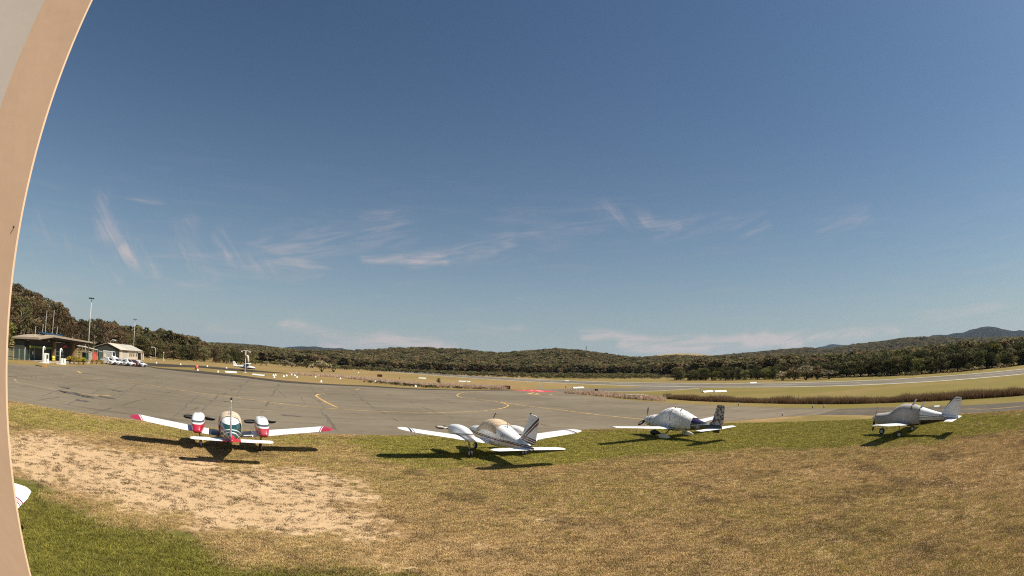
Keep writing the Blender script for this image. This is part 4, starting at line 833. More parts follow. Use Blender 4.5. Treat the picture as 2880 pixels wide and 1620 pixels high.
# flood light masts
for q, h_, lab in (((-88.6, 84.6), 13.6, 'tall flood light mast behind the flower bed near the canopy building'), ((-136.2, 156.2), 13.9, 'tall flood light mast standing behind the cream shed')):
    e_ = empty('light_mast', (*q, 0), .5, lab, 'light mast')
    MB().tube([(0, 0, 0), (0, 0, h_*.5), (.05, 0, h_)], [.17, .12, .07], 8).build('pole', M_STEEL, e_, True)
    MB().box((0, 0, .15), (.6, .6, .3)).build('base', M_CONC, e_); MB().tube([(-.5, 0, h_), (.5, 0, h_)], .06, 6).build('crossarm', M_STEEL, e_)
    for s in (-.48, 0, .48): MB().box((s, -.15, h_+.02), (.34, .45, .26)).build('flood_light', M_BLK, e_)
bp = empty('slender_pole', (*(-86.07, 82.02), 0), 0, 'thin black pole in front of the grey steel cabinet', 'pole'); MB().tube([(0, 0, 0), (0, 0, 3.2)], .07, 6).build('shaft', M_BLK, bp); MB().box((0, 0, .06), (.4, .4, .12)).build('base', M_CONC, bp)
for q, h_, sgn, lab in (((-127.3, 132.8), 5.6, 1, 'curved street lamp at the left end of the cream shed'), ((-133.9, 168.0), 4.6, -1, 'curved street lamp on the grass right of the cream shed')):
    e_ = empty('street_lamp', (*q, 0), .9, lab, 'street lamp')
    MB().tube([(0, 0, 0), (0, 0, h_*.8), (sgn*.2, 0, h_*.93), (sgn*.8, 0, h_), (sgn*1.6, 0, h_)], [.11, .09, .08, .07, .06], 8).build('pole', M_ANT, e_, True)
    MB().box((sgn*1.75, 0, h_-.04), (.7, .3, .14), 0, .7).build('lamp_head', M_WHITE, e_); MB().box((0, 0, .08), (.35, .35, .16)).build('base', M_CONC, e_)
# wind indicator
e_ = empty('wind_indicator', (-72.1, 133.0, 0), .5, 'white wind indicator pole with limp windsock and lamp bar', 'windsock')
MB().tube([(0, 0, 0), (0, 0, 3.2), (0, 0, 6.1)], [.17, .13, .08], 8).build('pole', M_ANT, e_, True); MB().box((0, 0, .1), (.9, .9, .2)).build('base', M_CONC, e_)
MB().tube([(-1.2, 0, 5.9), (-.6, 0, 6.15), (.6, 0, 6.15), (1.2, 0, 5.8)], .06, 6).build('lamp_bar', M_ANT, e_)
for s in (-1.2, 1.2): MB().box((s, 0, 5.85), (.35, .3, .25)).build('lamp', M_WHITE, e_)
MB().rings([[(.18+dx+r_*math.cos(k*.628), r_*math.sin(k*.628), z_) for k in range(10)] for dx, r_, z_ in ((.1, .42, 4.9), (.3, .42, 4.7), (.45, .36, 4.1), (.6, .28, 3.4), (.75, .2, 2.75))]).build('windsock', mat('pale_sock_cloth', (.62, .54, .42), .9), e_, True)
# parked cars
M_CARP = mat('white_car_paint', (.78, .78, .77), .25, .04, 1)
def car(name, label, q, rz, Lc, hb, hr, van=False, pm=None, group=None):
    e_ = empty(name, (*q, 0), rz, label, 'van' if van else 'car', group); pm = pm or M_CARP; W = .86
    top = [(Lc*.5, .45), (Lc*.49, hb*.82), (Lc*.26, hb)]+([(Lc*.2, hr), (-Lc*.48, hr), (-Lc*.5, hb)] if van else [(Lc*.10, hr*.97), (-Lc*.18, hr), (-Lc*.36, hr*.9), (-Lc*.47, hb*1.02), (-Lc*.5, hb*.8)])+[(-Lc*.5, .4)]
    low = [(-Lc*.44, .24), (Lc*.45, .24)]; prof = top+low; rings = []
    for y, s in ((-W, .97), (-W*.93, 1.0), (W*.93, 1.0), (W, .97)):
        rings.append([(x*s, y*(1-(.16 if z > hb*1.01 else 0)), .24+(z-.24)*s) for x, z in prof])
    autosmooth(MB().rings(rings).build('body', pm, e_), 30)
    for s in (-1, 1):
        y = s*(W*.84+.012); gl = [(Lc*.22, hb*1.04), (Lc*.11, hr*.93), (-Lc*.17, hr*.95), (-Lc*.33, hr*.87), (-Lc*.4, hb*1.06)] if not van else [(Lc*.24, hb*1.05), (Lc*.19, hr*.92), (.0, hr*.92), (0, hb*1.05)]
        MB().add([(x, y+dy, z) for dy in (-.012, .012) for x, z in gl], [tuple(range(len(gl))), tuple(range(len(gl), 2*len(gl)))[::-1]]+[(i, (i+1) % len(gl), len(gl)+(i+1) % len(gl), len(gl)+i) for i in range(len(gl))]).build('side_window', M_WIN, e_)
        for x in (Lc*.31, -Lc*.31):
            w_ = empty('wheel', (x, s*(W-.1), .31)); w_.parent = e_
            MB().tube([(0, -.1, 0), (0, .1, 0)], .31, 16).build('tyre', M_TYRE, w_); MB().tube([(0, -.108, 0), (0, .108, 0)], .19, 10).build('rim', M_HUB, w_)
        MB().box((Lc*.485, s*W*.68, hb*.72), (.1, .34, .16)).build('headlight', M_GLASSD if van else M_HUB, e_)
        MB().box((Lc*.17, s*(W+.08), hb*1.06), (.12, .18, .14)).build('mirror', pm, e_)
    xa, za, xb, zb = (Lc*.255, hb*1.01, Lc*.205, hr*.97) if van else (Lc*.255, hb*1.01, Lc*.105, hr*.95)
    MB().add([(xa+.02, -W*.78, za), (xa+.02, W*.78, za), (xb+.02, W*.7, zb), (xb+.02, -W*.7, zb), (xa-.03, -W*.78, za-.02), (xa-.03, W*.78, za-.02), (xb-.03, W*.7, zb-.02), (xb-.03, -W*.7, zb-.02)], [(0, 1, 2, 3), (7, 6, 5, 4), (0, 4, 5, 1), (1, 5, 6, 2), (2, 6, 7, 3), (3, 7, 4, 0)]).build('windscreen', M_WIN, e_)
    MB().box((Lc*.5, 0, .42), (.1, W*1.7, .2)).build('bumper', M_BLK, e_); MB().box((Lc*.505, 0, .62), (.04, W*.9, .12)).build('grille', M_BLK, e_)
    return e_
cb = Vector((-87.81, 90.50)); ce = Vector((-85.10, 100.17)); row = (ce-cb); hd = math.atan2(row.y, row.x)-1.25
car('delivery_van', 'tall white van behind the row of parked cars', (-102.84, 107.66), hd, 5.4, 1.2, 2.5, True)
for i, (t_, nm, lab, hr_, pm_) in enumerate(((.05, 'parked_car', 'white hatchback beside the pinkish red drum', 1.5, None), (.24, 'parked_car', 'white sedan parked in front of the white van', 1.45, None), (.44, 'parked_car', 'silver grey sedan parked mid row by the shed', 1.42, mat('silver_car_paint', (.42, .42, .43), .25)), (.62, 'parked_car', 'white wagon parked in front of the shed roller door', 1.6, None), (.80, 'parked_car', 'dark red car parked second from the row end', 1.45, mat('dark_red_car_paint', (.10, .01, .015), .25)), (.98, 'parked_car', 'white sedan at the grass end of the car row', 1.4, None))):
    p_ = cb+row*t_; car(nm, lab, (p_.x, p_.y), hd, 4.4, .92, hr_, False, pm_, 'cars parked beside the apron')

# ------------------------------------------------------------------ markers, signs and blocks on the grass
def cone_marker(q, s=.8):
    where = 'on the lawn before the cream shed' if q[0] < -85 else 'near the wind indicator' if q[0] < -62 else 'in the cluster on the grass right of the wind indicator' if q[0] < -46 else 'along the grass edge of the apron'
    e_ = empty('cone_marker', (*q, 0), 0, 'small white cone marker '+where, 'marker', 'white cone markers '+where)
    MB().rings([[(r_*s*math.cos(k*.628), r_*s*math.sin(k*.628), z_*s) for k in range(10)] for r_, z_ in ((.42, .0), (.42, .05), (.33, .08), (.16, .50), (.05, .56))]).build('cone', M_WHITE, e_, True)
    MB().rings([[(r_*s*math.cos(k*.628), r_*s*math.sin(k*.628), z_*s) for k in range(10)] for r_, z_ in ((.29, .22), (.235, .34))]).build('band', M_ANT, e_, True)
for q in ((-99.15, 154.58), (-92.26, 156.39), (-73.50, 120.07), (-62.19, 131.25), (-63.28, 134.96), (-56.98, 120.71), (-58.51, 130.03), (-60.54, 136.50), (-63.94, 147.91), (-61.29, 144.19), (-55.66, 132.45), (-55.20, 145.41), (-42.70, 116.31), (-47.42, 145.11), (-35.14, 137.38), (-31.30, 134.57), (-26.08, 128.27), (-21.53, 121.98), (-68.59, 236.62), (-104.47, 131.76), (-103.24, 143.83), (-78.47, 117.49)): cone_marker(q)
def gable_marker(a, b_, label, wd=.8, h_=.30, m_=None, open_=False):
    a, b_ = Vector(a), Vector(b_); c = (a+b_)/2; L = (b_-a).length; e_ = empty('gable_marker', (c.x, c.y, 0), math.atan2((b_-a).y, (b_-a).x), label, 'marker', 'white gable markers beside the runway')
    for s in (-1, 1):
        MB().add([(x, y, z) for x in (-L/2, L/2) for y, z in ((s*wd/2, .02), (s*.012, h_), (s*.012, h_+.03), (s*(wd/2+.03), .02))], [(0, 1, 2, 3), (7, 6, 5, 4), (0, 4, 5, 1), (1, 5, 6, 2), (2, 6, 7, 3), (3, 7, 4, 0)]).build('panel', m_ or M_WHITE, e_)
GLS = ('long white gable marker left of the wind indicator pole', 'long white gable marker right of the wind indicator pole', 'white gable marker by the far dark red sign', 'longer gable marker of the pair before the runway', 'shorter gable marker of the pair before the runway', 'distant white gable marker on the far runway edge', 'white gable marker beside the short black post', 'yellowish white gable marker beside the short white post', 'second gable marker behind the reed bed', 'white gable marker on the far side of the runway')
for (a, b_), GL in zip((((-73.90, 124.34), (-71.83, 127.36)), ((-65.96, 126.09), (-61.34, 124.39)), ((-33.84, 198.19), (-30.94, 197.70)), ((-16.80, 177.45), (-14.23, 176.24)), ((-14.02, 176.49), (-12.79, 175.76)), ((22.13, 215.22), (23.57, 213.93)), ((16.13, 137.74), (19.18, 140.48)), ((39.53, 105.28), (42.66, 107.65)), ((42.11, 105.01), (44.98, 105.32)), ((72.44, 150.22), (74.25, 149.29))), GLS): gable_marker(a, b_, GL)
gable_marker((42.98, 40.58), (43.29, 39.98), 'low white marker on the grass behind the grey covered aircraft', .35, .1)
def sign(q, wd, h_, txt, label, az_):
    e_ = empty('taxiway_sign', (*q, 0), R(-az_), label, 'sign')
    MB().box((0, 0, .12+h_/2), (wd, .16, h_)).build('panel', mat('dark_red_sign', (.10, .008, .012), .4), e_)
    MB().box((0, 0, .12+h_/2), (wd+.1, .12, h_+.1)).build('frame', M_BLK, e_)
    for s in (-1, 1): MB().box((s*wd*.35, 0, .05), (.12, .3, .1)).build('foot', M_STEEL, e_)
    if txt: text_part(e_, 'lettering', txt, h_*.72, (0, -.087, .12+h_/2), (math.pi/2, 0, 0), M_WHITE)
sign((-0.82, 125.51), 1.75, .68, '03-21', 'dark red sign with white characters beside the red surface marking', -.4)
sign((17.49, 108.12), .75, .8, None, 'small dark red sign turned edgeways at the taxiway corner', 55)
sign((-46.67, 189.03), 1.7, .8, None, 'dark red sign far off in front of the runway grass', -14)
e_ = empty('marker_board', (*(6.91, 131.02), 0), R(-3), 'white upright marker board behind the red surface marking', 'sign'); MB().box((0, 0, .5), (.5, .06, .75)).build('board', M_WHITE, e_); MB().box((0, .06, .4), (.1, .05, .8)).build('stake', M_BLK, e_)
for q, h_, lab in (((7.88, 131.34), 1.15, 'thin grey pole next to the white marker board'), ((14.52, 139.93), .5, 'short black post beside the white gable marker'), ((39.79, 107.05), .7, 'short white post at the end of a gable marker'), ((-36.07, 173.64), .7, 'dark post on the far runway grass')):
    e_ = empty('marker_post', (*q, 0), 0, lab, 'post'); MB().tube([(0, 0, 0), (0, 0, h_)], .06 if h_ > 1 else .1, 8).build('shaft', M_BLK if 'black' in lab or 'dark' in lab else M_STEEL, e_); MB().box((0, 0, .03), (.25, .25, .06)).build('foot', M_CONC, e_)
LB, PB, _ = frame(*(19.81, 90.20), *(22.87, 87.12)); e_ = empty('concrete_headwall', (*(21.28, 88.72), 0), 0, 'long pale concrete drain headwall at the reed edge', 'headwall')
part('wall', prism_uvw(MB(), PB, [(0, 0), (LB, 0), (LB, .35), (LB-.5, .62), (0, .62)], 0, .5), M_CONC, e_)
part('cap', ubox(PB, -.1, LB-.55, -.06, .56, .63, .70), M_WHITE, e_)
for u in (LB*.45, LB*.72): part('pipe_mouth', ubox(PB, u, u+.55, -.04, .0, .03, .38), M_BLK, e_)
for q in ((30.09, 65.97), (35.08, 54.67), (35.95, 53.38), (27.34, 48.60)):
    e_ = empty('edge_light', (*q, 0), 0, 'little edge light on the verge of the taxiway', 'edge light', 'edge lights along the taxiway verge'); MB().tube([(0, 0, 0), (0, 0, .28)], .05, 6).build('stem', M_BLK, e_); MB().tube([(0, 0, .281), (0, 0, .4)], [.08, .05], 8).build('lens', M_ANT, e_)
e_ = empty('drain_cover', (*(-70.15, 54.51), 0), .4, 'dark drain cover with orange block at the apron edge', 'drain cover'); MB().box((0, 0, .05), (1.4, .5, .1)).build('grate', M_BLK, e_); MB().box((1.1, 0, .12), (.7, .5, .24)).build('block', mat('orange_block', (.55, .24, .05), .6), e_)
for q, h_, lab in (((-125.5, 162.8), 2.9, 'pale post with round top beside the shed lawn path'), ((-124.73, 153.65), 1.0, 'low pale marker stone on the shed lawn'),):
    e_ = empty('lawn_post', (*q, 0), 0, lab, 'post'); MB().tube([(0, 0, 0), (0, 0, h_*.35), (0, 0, h_*.36), (0, 0, h_)], [.3, .3, .07, .06], 8).build('shaft', M_OFFW, e_); MB().rings([[(.22*math.sin(a)*math.cos(k*.785), .22*math.sin(a)*math.sin(k*.785), h_+.1-.22*math.cos(a)) for k in range(8)] for a in (.2, .8, 1.57, 2.3, 2.95)]).build('top', M_ANT, e_, True)
# telecom mast on the ridge, houses on the right hillside
rz0 = float(zC(8.05, 930.)); e_ = empty('telecom_mast', (930*math.sin(R(8.05)), 930*math.cos(R(8.05)), rz0), 0, 'slender telecom mast on top of the central forest ridge', 'mast'); ht = CAM_H+930*math.tan(R(2.37))-rz0
MB().tube([(0, 0, 0), (0, 0, ht)], [.9, .45], 6).build('shaft', M_STEEL, e_)
for k in range(4): MB().box((0, 0, ht-1.2-k*1.6), (1.6, 1.6, .9)).build('antenna_panel', M_ANT, e_)
for i, (a_, el_) in enumerate(((36.0, 1.10), (36.3, 1.16), (36.6, 1.12), (37.0, 1.14), (37.3, 1.2), (37.6, 1.13), (38.0, 1.17), (38.4, 1.22), (38.8, 1.16), (39.3, 1.12), (41.0, 1.3), (41.5, 1.28), (42.4, 1.45), (43.6, 1.15), (52.6, 1.1), (48.5, 1.05))):
    dd = np.linspace(1150, 2080, 300); d_ = float(dd[np.argmin(np.abs(zR(np.full(300, a_), dd)+7-(CAM_H+dd*math.tan(R(el_)))))]); z0 = float(zR(a_, d_))
    e_ = empty('hillside_house', (d_*math.sin(R(a_)), d_*math.cos(R(a_)), z0), random.uniform(0, 3), 'small pale house among trees on the right hillside', 'house', 'houses on the right hillside')
    MB().box((0, 0, 2.8), (11, 8, 6.5)).build('wall', M_OFFW, e_)
    MB().add([(x, y, 6.05+z) for x in (-6, 6) for y, z in ((-4.5, 0), (4.5, 0), (0, 2.2))], [(0, 1, 2), (5, 4, 3), (0, 3, 4, 1), (1, 4, 5, 2), (2, 5, 3, 0)]).build('roof', M_SHEDR, e_)
    for x in (-3, 2.6): MB().box((x, -4.1, 4.4), (1.8, .2, 1.5)).build('window', M_GLASSD, e_)
# ------------------------------------------------------------------ vegetation
def leaf_mat(name, a, b_, tr=.25, rnd=.5):
    m, t, b = bsdf_mat(name); MATS[name] = m; p = N(t, 'ShaderNodeNewGeometry').outputs['Position']
    oi = N(t, 'ShaderNodeObjectInfo'); n1 = NOISE(t, p, .9, 4, .6)
    c = MIXC(t, MAPR(t, n1, .35, .65), a, b_)
    k = MAPR(t, oi.outputs['Random'], 0, 1, 1-rnd, 1+rnd*.7, False)
    hs = N(t, 'ShaderNodeHueSaturation', inp={'Color': c, 'Value': k}); t.links.new(MAPR(t, MATH(t, 'FRACT', MATH(t, 'MULTIPLY', oi.outputs['Random'], 7.31)), 0, 1, .484, .514, False), hs.inputs['Hue'])
    t.links.new(hs.outputs[0], b.inputs['Base Color']); b.inputs['Roughness'].default_value = .75; b.inputs['Specular IOR Level'].default_value = .15
    tl = N(t, 'ShaderNodeBsdfTranslucent', inp={0: hs.outputs[0]}); mx = N(t, 'ShaderNodeMixShader', inp={0: tr, 1: b.outputs[0], 2: tl.outputs[0]})
    t.links.new(mx.outputs[0], t.nodes['Material Output'].inputs[0]); return m
M_EUC = leaf_mat('eucalypt_leaf', (.125, .098, .044), (.175, .132, .064)); M_OLV = leaf_mat('olive_leaf', (.110, .102, .038), (.160, .142, .058))
M_DKL = leaf_mat('dark_leaf', (.058, .060, .019), (.095, .092, .030)); M_GRN = leaf_mat('fresh_leaf', (.10, .10, .022), (.15, .14, .034))
M_PALE = leaf_mat('pale_leaf', (.22, .185, .11), (.31, .26, .16)); M_YLF = leaf_mat('yellow_green_leaf', (.30, .24, .03), (.40, .33, .06))
M_RUST = leaf_mat('rusty_leaf', (.145, .098, .050), (.185, .125, .066))
M_GUM = leaf_mat('gum_leaf', (.080, .060, .028), (.125, .092, .045)); M_GUM2 = leaf_mat('gum_olive_leaf', (.075, .068, .026), (.115, .10, .042))
M_BARK = mat('eucalypt_bark', (.26, .21, .16), .9, .3, 3); M_BARKD = mat('dark_bark', (.07, .05, .035), .95, .3, 3)
def leaf_cloud(rng, blobs, n, size, flat=.5):
    """n leaf quads spread over the outer part of the blobs [(centre, radii)]"""
    w_ = np.array([r[0]*r[1] for _, r in blobs]); w_ = w_/w_.sum(); k = rng.choice(len(blobs), n, p=w_)
    c = np.array([b[0] for b in blobs])[k]; r = np.array([b[1] for b in blobs])[k]
    d = rng.normal(size=(n, 3)); d /= np.linalg.norm(d, axis=1)[:, None]; d[:, 2] = np.where(d[:, 2] < -.45, -d[:, 2]*.5, d[:, 2])
    p = c+d*r*(rng.uniform(.55, 1.05, n)**.5)[:, None]
    nrm = d*(1-flat)+rng.normal(size=(n, 3))*.55; nrm /= np.linalg.norm(nrm, axis=1)[:, None]
    u = np.cross(nrm, rng.normal(size=(n, 3))); u /= np.linalg.norm(u, axis=1)[:, None]; v = np.cross(nrm, u)
    s = (size*rng.uniform(.55, 1.35, n))[:, None]; s2 = s*rng.uniform(.45, .9, n)[:, None]
    q = np.stack([p-u*s-v*s2*.4, p+u*s*.2-v*s2, p+u*s+v*s2*.4, p-u*s*.2+v*s2], 1).reshape(-1, 3)
    return q, np.arange(4*n).reshape(n, 4)
def make_tree(seed, h, spread, kind, n=700, size=.34):
    rng = np.random.default_rng(seed); blobs = []; mb = MB(); lean = rng.uniform(-.06, .06, 2)*h
    if kind == 'tall':        # open crown on a clean pale trunk with a few limbs
        th = h*.62; mb.tube([(0, 0, -.2), (lean[0]*.3, lean[1]*.3, h*.3), (lean[0], lean[1], th), (lean[0]*1.2, lean[1]*1.2, h*.9)], [h*.022, h*.017, h*.011, h*.004], 7)
        for i in range(24):
            a = rng.uniform(0, 6.28); z = h*rng.uniform(.34, .95); rr = spread*rng.uniform(.25, 1.0)*(1.15-.55*abs(z/h-.62)/.4); z2 = z+h*.05
            tip = (lean[0]+rr*math.cos(a), lean[1]+rr*math.sin(a), z2); mb.tube([(lean[0]*z/h, lean[1]*z/h, z*.82), tip], [h*.008, h*.003], 5, False)
            b = h*rng.uniform(.045, .095); blobs.append((tip, (b*1.4, b*1.4, b*.8)))
    elif kind == 'dense':     # bushy crown almost to the ground
        mb.tube([(0, 0, -.2), (lean[0]*.4, lean[1]*.4, h*.5), (lean[0], lean[1], h*.85)], [h*.03, h*.02, h*.006], 6)
        for i in range(18):
            a = rng.uniform(0, 6.28); t = rng.uniform(.05, .90); rr = spread*rng.uniform(.1, .85)*(1.0 if t < .6 else 1.5-t*.9)
            tip = (rr*math.cos(a), rr*math.sin(a), h*t); mb.tube([(0, 0, h*t*.6), tip], [h*.01, h*.004], 4, False)
            b = spread*rng.uniform(.34, .55); blobs.append((tip, (b*1.15, b*1.15, b*.95)))
        blobs.append(((0, 0, h*.86), (spread*.35, spread*.35, h*.12)))
    else:                     # low rounded shrub
        for i in range(5): a = i*1.25; mb.tube([(0, 0, -.1), (spread*.4*math.cos(a), spread*.4*math.sin(a), h*.6)], [h*.03, h*.01], 4)
        for i in range(12):
            a = rng.uniform(0, 6.28); rr = spread*rng.uniform(0, .75); z = h*(.28+.5*(1-(rr/spread)**2)*rng.uniform(.6, 1)); b = spread*rng.uniform(.25, .4)
            blobs.append(((rr*math.cos(a), rr*math.sin(a), z), (b, b, min(b, h*.26))))
    q, f = leaf_cloud(rng, blobs, n, size); return mb.mesh('trunk'), np_mesh('crown', q, f)
VAR = {}
def variants(kind, ms, count, h, spread, n, size):
    out = []
    for i in range(count):
        tm, cm = make_tree(hash((kind, round(h))) % 9999+i*17 if False else 100+i*17+len(VAR)*131, h, spread, kind, n, size); out.append((tm, cm))
    VAR[len(VAR)] = out; return out
V_TALL = variants('tall', None, 6, 14, 3.9, 2000, .25); V_DENSE = variants('dense', None, 6, 8, 2.9, 1300, .25); V_SHRUB = variants('shrub', None, 5, 2.6, 1.9, 420, .17)
MV = {}
def mesh_with(me, m):
    key = (me.name, m.name)
    if key not in MV: c = me.copy(); c.materials.clear(); c.materials.append(m); MV[key] = c
    return MV[key]
def plant(name, label, cat, group, V, x, y, z, sx, sz, crown_m, trunk_m, i):
    r = empty(name, (x, y, z), random.uniform(0, 6.28), label, cat, group); tm, cm = V[i % len(V)]
    r.scale = (sx, sx, sz)
    for nm, me, m in (('trunk', tm, trunk_m), ('crown', cm, crown_m)):
        o = bpy.data.objects.new(nm, mesh_with(me, m)); COL.objects.link(o); o.parent = r
    return r
rng = np.random.default_rng(5)
LSKY = [(-80, 4), (-56, 3.9), (-53.2, 4.25), (-52, 3.7), (-50.6, 2.9), (-49.2, 2.3), (-48.2, 1.55), (-47.3, 1.35), (-46.5, 2.0), (-44, 2.35), (-42.9, 1.9), (-41.8, 1.25), (-39, 1.08), (-36, 1.0), (-33, .85), (-32, .72), (-28, .6)]
def lsky(a): return float(np.interp(a, [p[0] for p in LSKY], [p[1] for p in LSKY]))
i = 0
TALLG = {'gum_leaf': 'tall brown gum trees behind the canopy building', 'rusty_leaf': 'tall rusty gum trees behind the canopy building', 'gum_olive_leaf': 'tall olive gum trees behind the canopy building'}
TALLL = {'gum_leaf': 'tall dull brown gum tree rising behind the canopy building', 'rusty_leaf': 'tall rusty brown gum tree rising behind the canopy building', 'gum_olive_leaf': 'tall olive green gum tree rising behind the canopy building'}
for d_, fr, st_ in ((128, .74, 1.9), (146, .92, 1.7), (166, 1.0, 1.5), (188, .93, 1.5)):
    a = -66+rng.uniform(0, 1)
    while a < (-47.0 if d_ < 150 else -45.2 if d_ < 180 else -44.2):
        el_ = lsky(a)*fr*rng.uniform(.82, 1.03); h_ = CAM_H+d_*math.tan(R(el_)); sx = h_/14*rng.uniform(.95, 1.3)
        rr = d_+rng.uniform(-7, 7); xx, yy = rr*math.sin(R(a)), rr*math.cos(R(a))
        m_ = (M_GUM, M_RUST, M_GUM2, M_GUM)[i % 4]; plant('gum_tree', TALLL[m_.name], 'tree', TALLG[m_.name], V_TALL, xx, yy, 0, sx, h_/14, m_, M_BARK, i); i += 1; a += st_*rng.uniform(.8, 1.2)
MIDL = {'olive_leaf': 'bushy olive tree in the belt beyond the wind indicator', 'dark_leaf': 'bushy dark green tree in the belt beyond the wind indicator', 'eucalypt_leaf': 'bushy grey brown tree in the belt beyond the wind indicator', 'rusty_leaf': 'bushy rusty tree in the belt beyond the wind indicator'}
for d_, fr, st_ in ((224, .85, 1.0), (246, .95, .95), (275, 1.0, 1.0)):
    a = -47.0+rng.uniform(0, .6)
    while a < -27.5:
        dd = d_*np.interp(a, [-43, -36, -28], [.98, 1.08, 1.22]); el_ = lsky(a)*fr*rng.uniform(.55, 1.05); h_ = max(3.0, CAM_H+dd*math.tan(R(el_))*.9); sx = h_/8*rng.uniform(1.0, 1.4)
        m_ = (M_OLV, M_DKL, M_EUC, M_OLV, M_RUST)[i % 5]; plant('bushy_tree', MIDL[m_.name], 'tree', MIDL[m_.name].replace('tree', 'trees', 1), V_DENSE, dd*math.sin(R(a)), dd*math.cos(R(a)), 0, sx, h_/8, m_, M_BARKD, i); i += 1; a += st_*rng.uniform(.7, 1.3)
# shrubs in front of that belt
for k in range(34):
    a = rng.uniform(-33, -12); dd = np.interp(a, [-33, -24, -12], [262, 300, 345])+rng.uniform(-14, 14); h_ = rng.uniform(2.2, 4.2)
    plant('airfield_shrub', 'low grey green shrub in front of the forest beyond the wind indicator', 'shrub', 'shrubs in front of the far forest', V_SHRUB, dd*math.sin(R(a)), dd*math.cos(R(a)), 0, h_/2.6*1.3, h_/2.6, (M_OLV, M_DKL, M_PALE, M_OLV)[k % 4], M_BARKD, k)
bx_ = plant('large_bush', 'large pale grey bush standing alone in the dry reeds', 'bush', None, V_SHRUB, *(-78.00, 213.00), 0, 2.6, 1.9, M_PALE, M_BARKD, 1)
plant('large_bush', 'dark half of the bush pair in the dry reeds', 'bush', None, V_SHRUB, *(-77.56, 227.23), 0, 2.3, 1.5, M_OLV, M_BARKD, 3)
plant('young_conifer', 'little dark conifer at the reed bed beside the apron', 'tree', None, V_DENSE, *(-19.58, 146.87), 0, .22, .20, M_DKL, M_BARKD, 2)
plant('leafy_tree', 'fresh green tree directly behind the mesh fence', 'tree', None, V_DENSE, -86.5, 56.5, 0, 1.1, .80, M_GRN, M_BARKD, 0)
plant('leafy_tree', 'fresh green tree behind the left end of the fence', 'tree', None, V_DENSE, -90, 53, 0, 1.2, .85, M_GRN, M_BARKD, 4)
for k, q in enumerate(((-82.30, 72.85), (-81.04, 73.03), (-80.95, 74.47), (-81.83, 76.74))): plant('yellow_bush', 'yellow green bush in the bed between the fuel pumps and drum', 'bush', 'yellow green bushes in the apron bed', V_SHRUB, *q, 0, .62, .55, M_YLF, M_BARKD, k)
for k, q in enumerate(((-85.87, 83.40), (-86.89, 85.99), (-86.72, 87.58))): plant('flower_bush', 'low orange green bush beside the pinkish red drum', 'bush', 'low bushes beside the red drum', V_SHRUB, *q, 0, .5, .36, leaf_mat('orange_leaf', (.26, .16, .03), (.22, .20, .04)) if 'orange_leaf' not in MATS else MATS['orange_leaf'], M_BARKD, k)
# the dense row beyond the runway on the right
ROW = [(66, 209), (80, 190), (96, 174), (111, 156), (117, 136), (121, 120), (134, 104), (148, 92), (165, 72), (178, 50)]
def along(pts, s):
    P2 = [Vector(p) for p in pts]; tot_ = [0]
    for a, b_ in zip(P2, P2[1:]): tot_.append(tot_[-1]+(b_-a).length)
    s *= tot_[-1]
    for k in range(len(P2)-1):
        if s <= tot_[k+1]+1e-6: t = (s-tot_[k])/(tot_[k+1]-tot_[k]); return P2[k].lerp(P2[k+1], t)
    return P2[-1]
for r_i, (off, nn, hh) in enumerate(((3, 46, .85), (9, 42, 1.0), (17, 36, 1.12))):
    for k in range(nn):
        s = (k+rng.uniform(.2, .8))/nn; p_ = along(ROW, s); o_ = p_.normalized()*(off+rng.uniform(-2, 2)); p_ = p_+o_
        h_ = hh*float(np.interp(s, [0, .25, .4, .6, .8, 1], [4.6, 4.8, 6.8, 7.2, 6.6, 8.6]))*rng.uniform(.82, 1.08)
        m_ = (M_DKL, M_DKL, M_OLV, M_DKL, M_GRN)[(k+r_i) % 5]; kd = {'dark_leaf': 'dense dark', 'olive_leaf': 'dense olive', 'fresh_leaf': 'lighter green'}[m_.name]; rw_ = ('front of the', 'middle of the', 'back of the')[r_i]
        plant('scrub_tree', kd+' evergreen in the '+rw_+' tree row beyond the runway', 'tree', kd+' trees in the '+rw_+' row beyond the runway', V_DENSE, p_.x, p_.y, 0, h_/8*rng.uniform(1.25, 1.6), h_/8, m_, M_BARKD, k+r_i)
for k in range(5): plant('dome_bush', 'broad domed bush with pale rim beside the far runway edge', 'bush', 'domed bushes forming one pale rimmed thicket', V_SHRUB, 91.5+k*2.9, 163-k*3.2, 0, 2.3+(.5 if k == 2 else 0), (1.2, 1.7, 1.95, 1.7, 1.2)[k], M_RUST if k % 2 else M_PALE, M_BARKD, k)
for k in range(46):
    s = rng.uniform(.32, 1.0); p_ = along(ROW, s); p_ = p_-p_.normalized()*rng.uniform(1.5, 6.5); h_ = rng.uniform(.6, 1.5)
    plant('verge_shrub', 'small pale shrub at the foot of the dark tree row', 'shrub', 'small pale shrubs below the dark tree row', V_SHRUB, p_.x, p_.y, 0, h_/2.6*1.3, h_/2.6, (M_PALE, M_OLV, M_YLF if k % 9 == 0 else M_PALE)[k % 3], M_BARKD, k)

